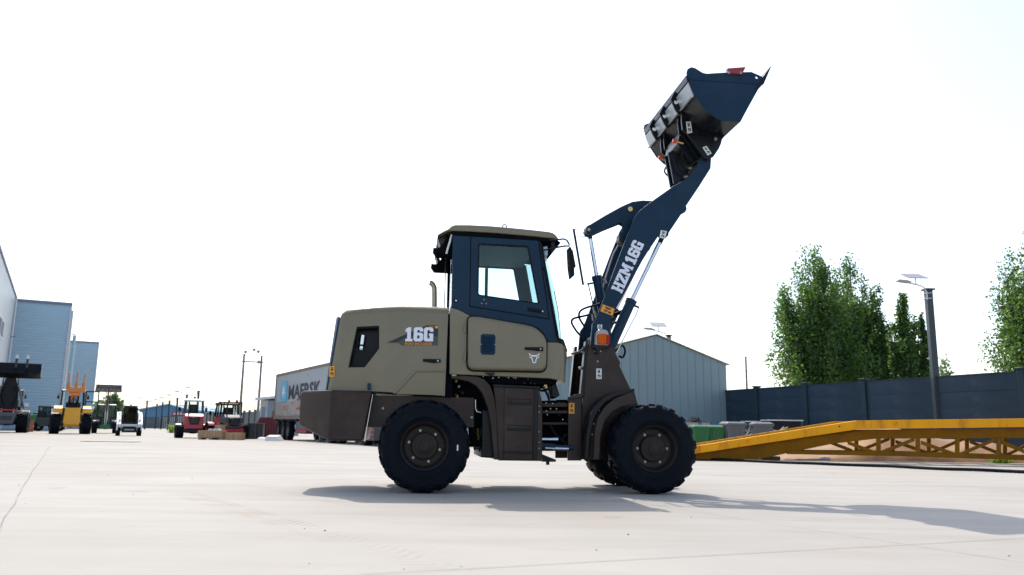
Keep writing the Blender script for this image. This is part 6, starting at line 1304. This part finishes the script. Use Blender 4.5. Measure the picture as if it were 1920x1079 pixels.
for px in range(1660, 2240, 60): x, z = rp_(px, 808); M().box(x - .05, x + .05, .07, RW - .07, z - .15, z - .01).build('cross_beam', 'ramp_dark', ramp)
for px, py in ((1398, 827), (1675, 793)):
    x, z = rp_(px, py); M().lathe([(.03, -.012), (.045, -.02), (.06, -.012), (.045, -.004), (.03, -.012)], 16, (x, -.17, z)).build('lifting_ring', 'ramp_yellow', ramp)
x, z = rp_(1570, 800); M().cyl((x, -.161, z), (x, -.166, z), .02, n=12).build('bolt_hole', 'ramp_dark', ramp)
for px in (1322, 1322): pass
x, z = rp_(1440, 855); M().box(x - .1, x + .35, .3, 1.6, .02, .12).build('support_foot', 'ramp_dark', ramp)
for px in (2005, 2190): x, z = rp_(px, 860); M().box(x - .12, x + .12, .1, .35, 0, .25).box(x - .12, x + .12, RW - .35, RW - .1, 0, .25).build('support_foot', 'ramp_dark', ramp)


# ---- sand heap ------------------------------------------------------------------------------------------------
pm('sand', (0.34, 0.21, 0.12), 0.9, var=0.22, scale=5, bump=0.9, bscale=9, dirt=(0.23, 0.15, 0.09), dirt_amt=0.7, dscale=3.5)
hx0, hx1, hy0, hy1 = gx(1440, 22.0), gx(2080, 22.0), 20.9, 24.8
nx, ny = 150, 40; rg = np.random.default_rng(5); ph_ = rg.uniform(0, 6.28, 40); fr = rg.uniform(1.2, 9, 40); an = rg.uniform(0, 6.28, 40); vs = []
for i in range(nx + 1):
    for j in range(ny + 1):
        u, v = i / nx, j / ny; x = hx0 + (hx1 - hx0) * u; y = hy0 + (hy1 - hy0) * v
        pk = at(1652, 800, 22.5).x; h_ = .42 + .55 * math.exp(-((x - pk) / 1.3) ** 2) + .2 * math.exp(-((x - pk - 2.6) / 1.0) ** 2)
        env = max(0, math.sin(math.pi * min(1, u * 1.0))) ** .5 * math.sin(math.pi * v) ** .75
        nz_ = sum(math.sin(fr[k] * (x * math.cos(an[k]) + y * math.sin(an[k])) + ph_[k]) / fr[k] for k in range(40)) * .035
        vs.append((x - hx0, y - hy0, max(-.05, h_ * env * (1 + nz_ * 1.2) + nz_ * .5 * min(1, env * 4) - (.03 if env < .05 else 0))))
o = M().add(vs, [(i * (ny + 1) + j, (i + 1) * (ny + 1) + j, (i + 1) * (ny + 1) + j + 1, i * (ny + 1) + j + 1) for i in range(nx) for j in range(ny)]).build('sand_heap', 'sand', loc=(hx0, hy0, 0), sharp=70)
tag(o, 'long low heap of brown sand behind the yellow ramp', 'sand heap')
pm('bottle_plastic', (0.45, 0.42, 0.55), 0.3); tag(M().lathe([(0, -.14), (.035, -.13), (.04, .03), (.015, .09), (.015, .12), (0, .12)], 14).xform(Matrix.Rotation(R_(70), 4, 'Z')).build('plastic_bottle', 'bottle_plastic', loc=(gx(1542, 20.8), 20.75, .06)), 'small pale plastic bottle lying at the foot of the sand heap', 'bottle')
# ---- hose, plank, weeds --------------------------------------------------------------------------------------------
pth = []
for i in range(81):
    u = i / 80; px = 1180 + (2150 - 1180) * u; py = 858.3 + (px - 1180) * .0397 + .35 * math.sin(u * 23) + 3.4 * max(0, u - .25) ** 2
    g = G(px, py); pth.append((g.x, g.y, .034 + .004 * math.sin(u * 40)))
tag(M().tube(pth, .033, 10).build('rubber_hose', 'black_rubber'), 'long black rubber hose lying across the concrete before the ramp', 'hose')
g = G(1885, 868); pk_ = thing('wood_plank', 'pale wooden plank lying on the ground below the ramp at right', 'plank', (g.x, g.y, 0), R_(-4)); M().box(0, 1.8, 0, .12, .01, .05).build('board', 'pallet_wood', pk_, bevel=.005); M().box(.3, .4, -.1, .3, 0, .009).box(1.3, 1.4, -.1, .3, 0, .009).build('batten', 'pallet_wood', pk_)
leaf_mat('weed_leaf', (0.10, 0.20, 0.02), (0.25, 0.40, 0.04))
def weed(px, py, D, hgt, n, label, seed):
    g = at(px, 808, D); rs = random.Random(seed); m = M()
    for k in range(n):
        a = rs.uniform(0, 6.28); l = hgt * rs.uniform(.5, 1.1); b = (rs.gauss(0, .12), rs.gauss(0, .07)); w_ = .012; dx, dy = math.cos(a), math.sin(a); q = (-dy * w_, dx * w_); sp_ = rs.uniform(.3, 1.0) * l
        m.add([(b[0] + q[0], b[1] + q[1], 0), (b[0] - q[0], b[1] - q[1], 0), (b[0] + dx * sp_ * .5 - q[0], b[1] + dy * sp_ * .5 - q[1], l * .7), (b[0] + dx * sp_ * .5 + q[0], b[1] + dy * sp_ * .5 + q[1], l * .7), (b[0] + dx * sp_, b[1] + dy * sp_, l * .85)], [(0, 1, 2, 3), (3, 2, 4)])
    return tag(m.build('weed_tuft', 'weed_leaf', loc=(g.x, D, 0)), label, 'weeds')
weed(1868, 866, 20.9, .16, 160, 'bright green tuft of weeds below the ramp beside the plank', 1); weed(1822, 850, 25.0, .35, 150, 'green weeds seen through the ramp truss by the fence foot', 2); weed(322, 808, 74, .9, 150, 'low green weeds left of the red loader wheel', 3)
# ---- pebbles -----------------------------------------------------------------------------------------------------
pm('pebble_dark', (0.09, 0.08, 0.075), 0.9, var=0.2); rs = random.Random(12); src = None
for px, py in ((35, 911), (250, 928), (203, 892), (609, 997), (571, 993), (360, 898), (865, 1064), (1118, 1033), (1178, 1004), (1410, 925), (1892, 1044), (1916, 921), (1296, 971), (757, 1069), (48, 945), (580, 1058)):
    g = G(px, py)
    if src is None:
        bm = bmesh.new(); bmesh.ops.create_icosphere(bm, subdivisions=2, radius=.006)
        for v in bm.verts: v.co *= rs.uniform(.8, 1.2); v.co.z *= .6
        me = bpy.data.meshes.new('pebble'); bm.to_mesh(me); bm.free(); me.materials.append(MATS['pebble_dark']); src = bpy.data.objects.new('pebble', me); COL.objects.link(src); o = src
    else: o = inst(src)
    s = rs.uniform(.5, 1.15); o.location = (g.x, g.y, .006 * s); o.scale = (s, s, s); o.rotation_euler.z = rs.random() * 6; tag(o, 'tiny dark pebble lying loose on the pale concrete', 'pebble', 'loose pebbles on the concrete')
D = 30; g = G(208, 829); pm('manhole', (0.06, 0.055, 0.05), 0.6, 0.5, var=0.2); mh = thing('drain_grate', 'flat dark drain grate in the concrete before the green and white machines', 'drain grate', (g.x, g.y, 0))
for k in range(6): M().box(-.95, .95, -.3 + k * .1, -.24 + k * .1, .004, .014).build('grate_bar', 'manhole', mh)
for q in (-1, 1): M().box(*sorted((q * .96, q * 1.04)), -.32, .32, .004, .018).build('grate_frame', 'manhole', mh)
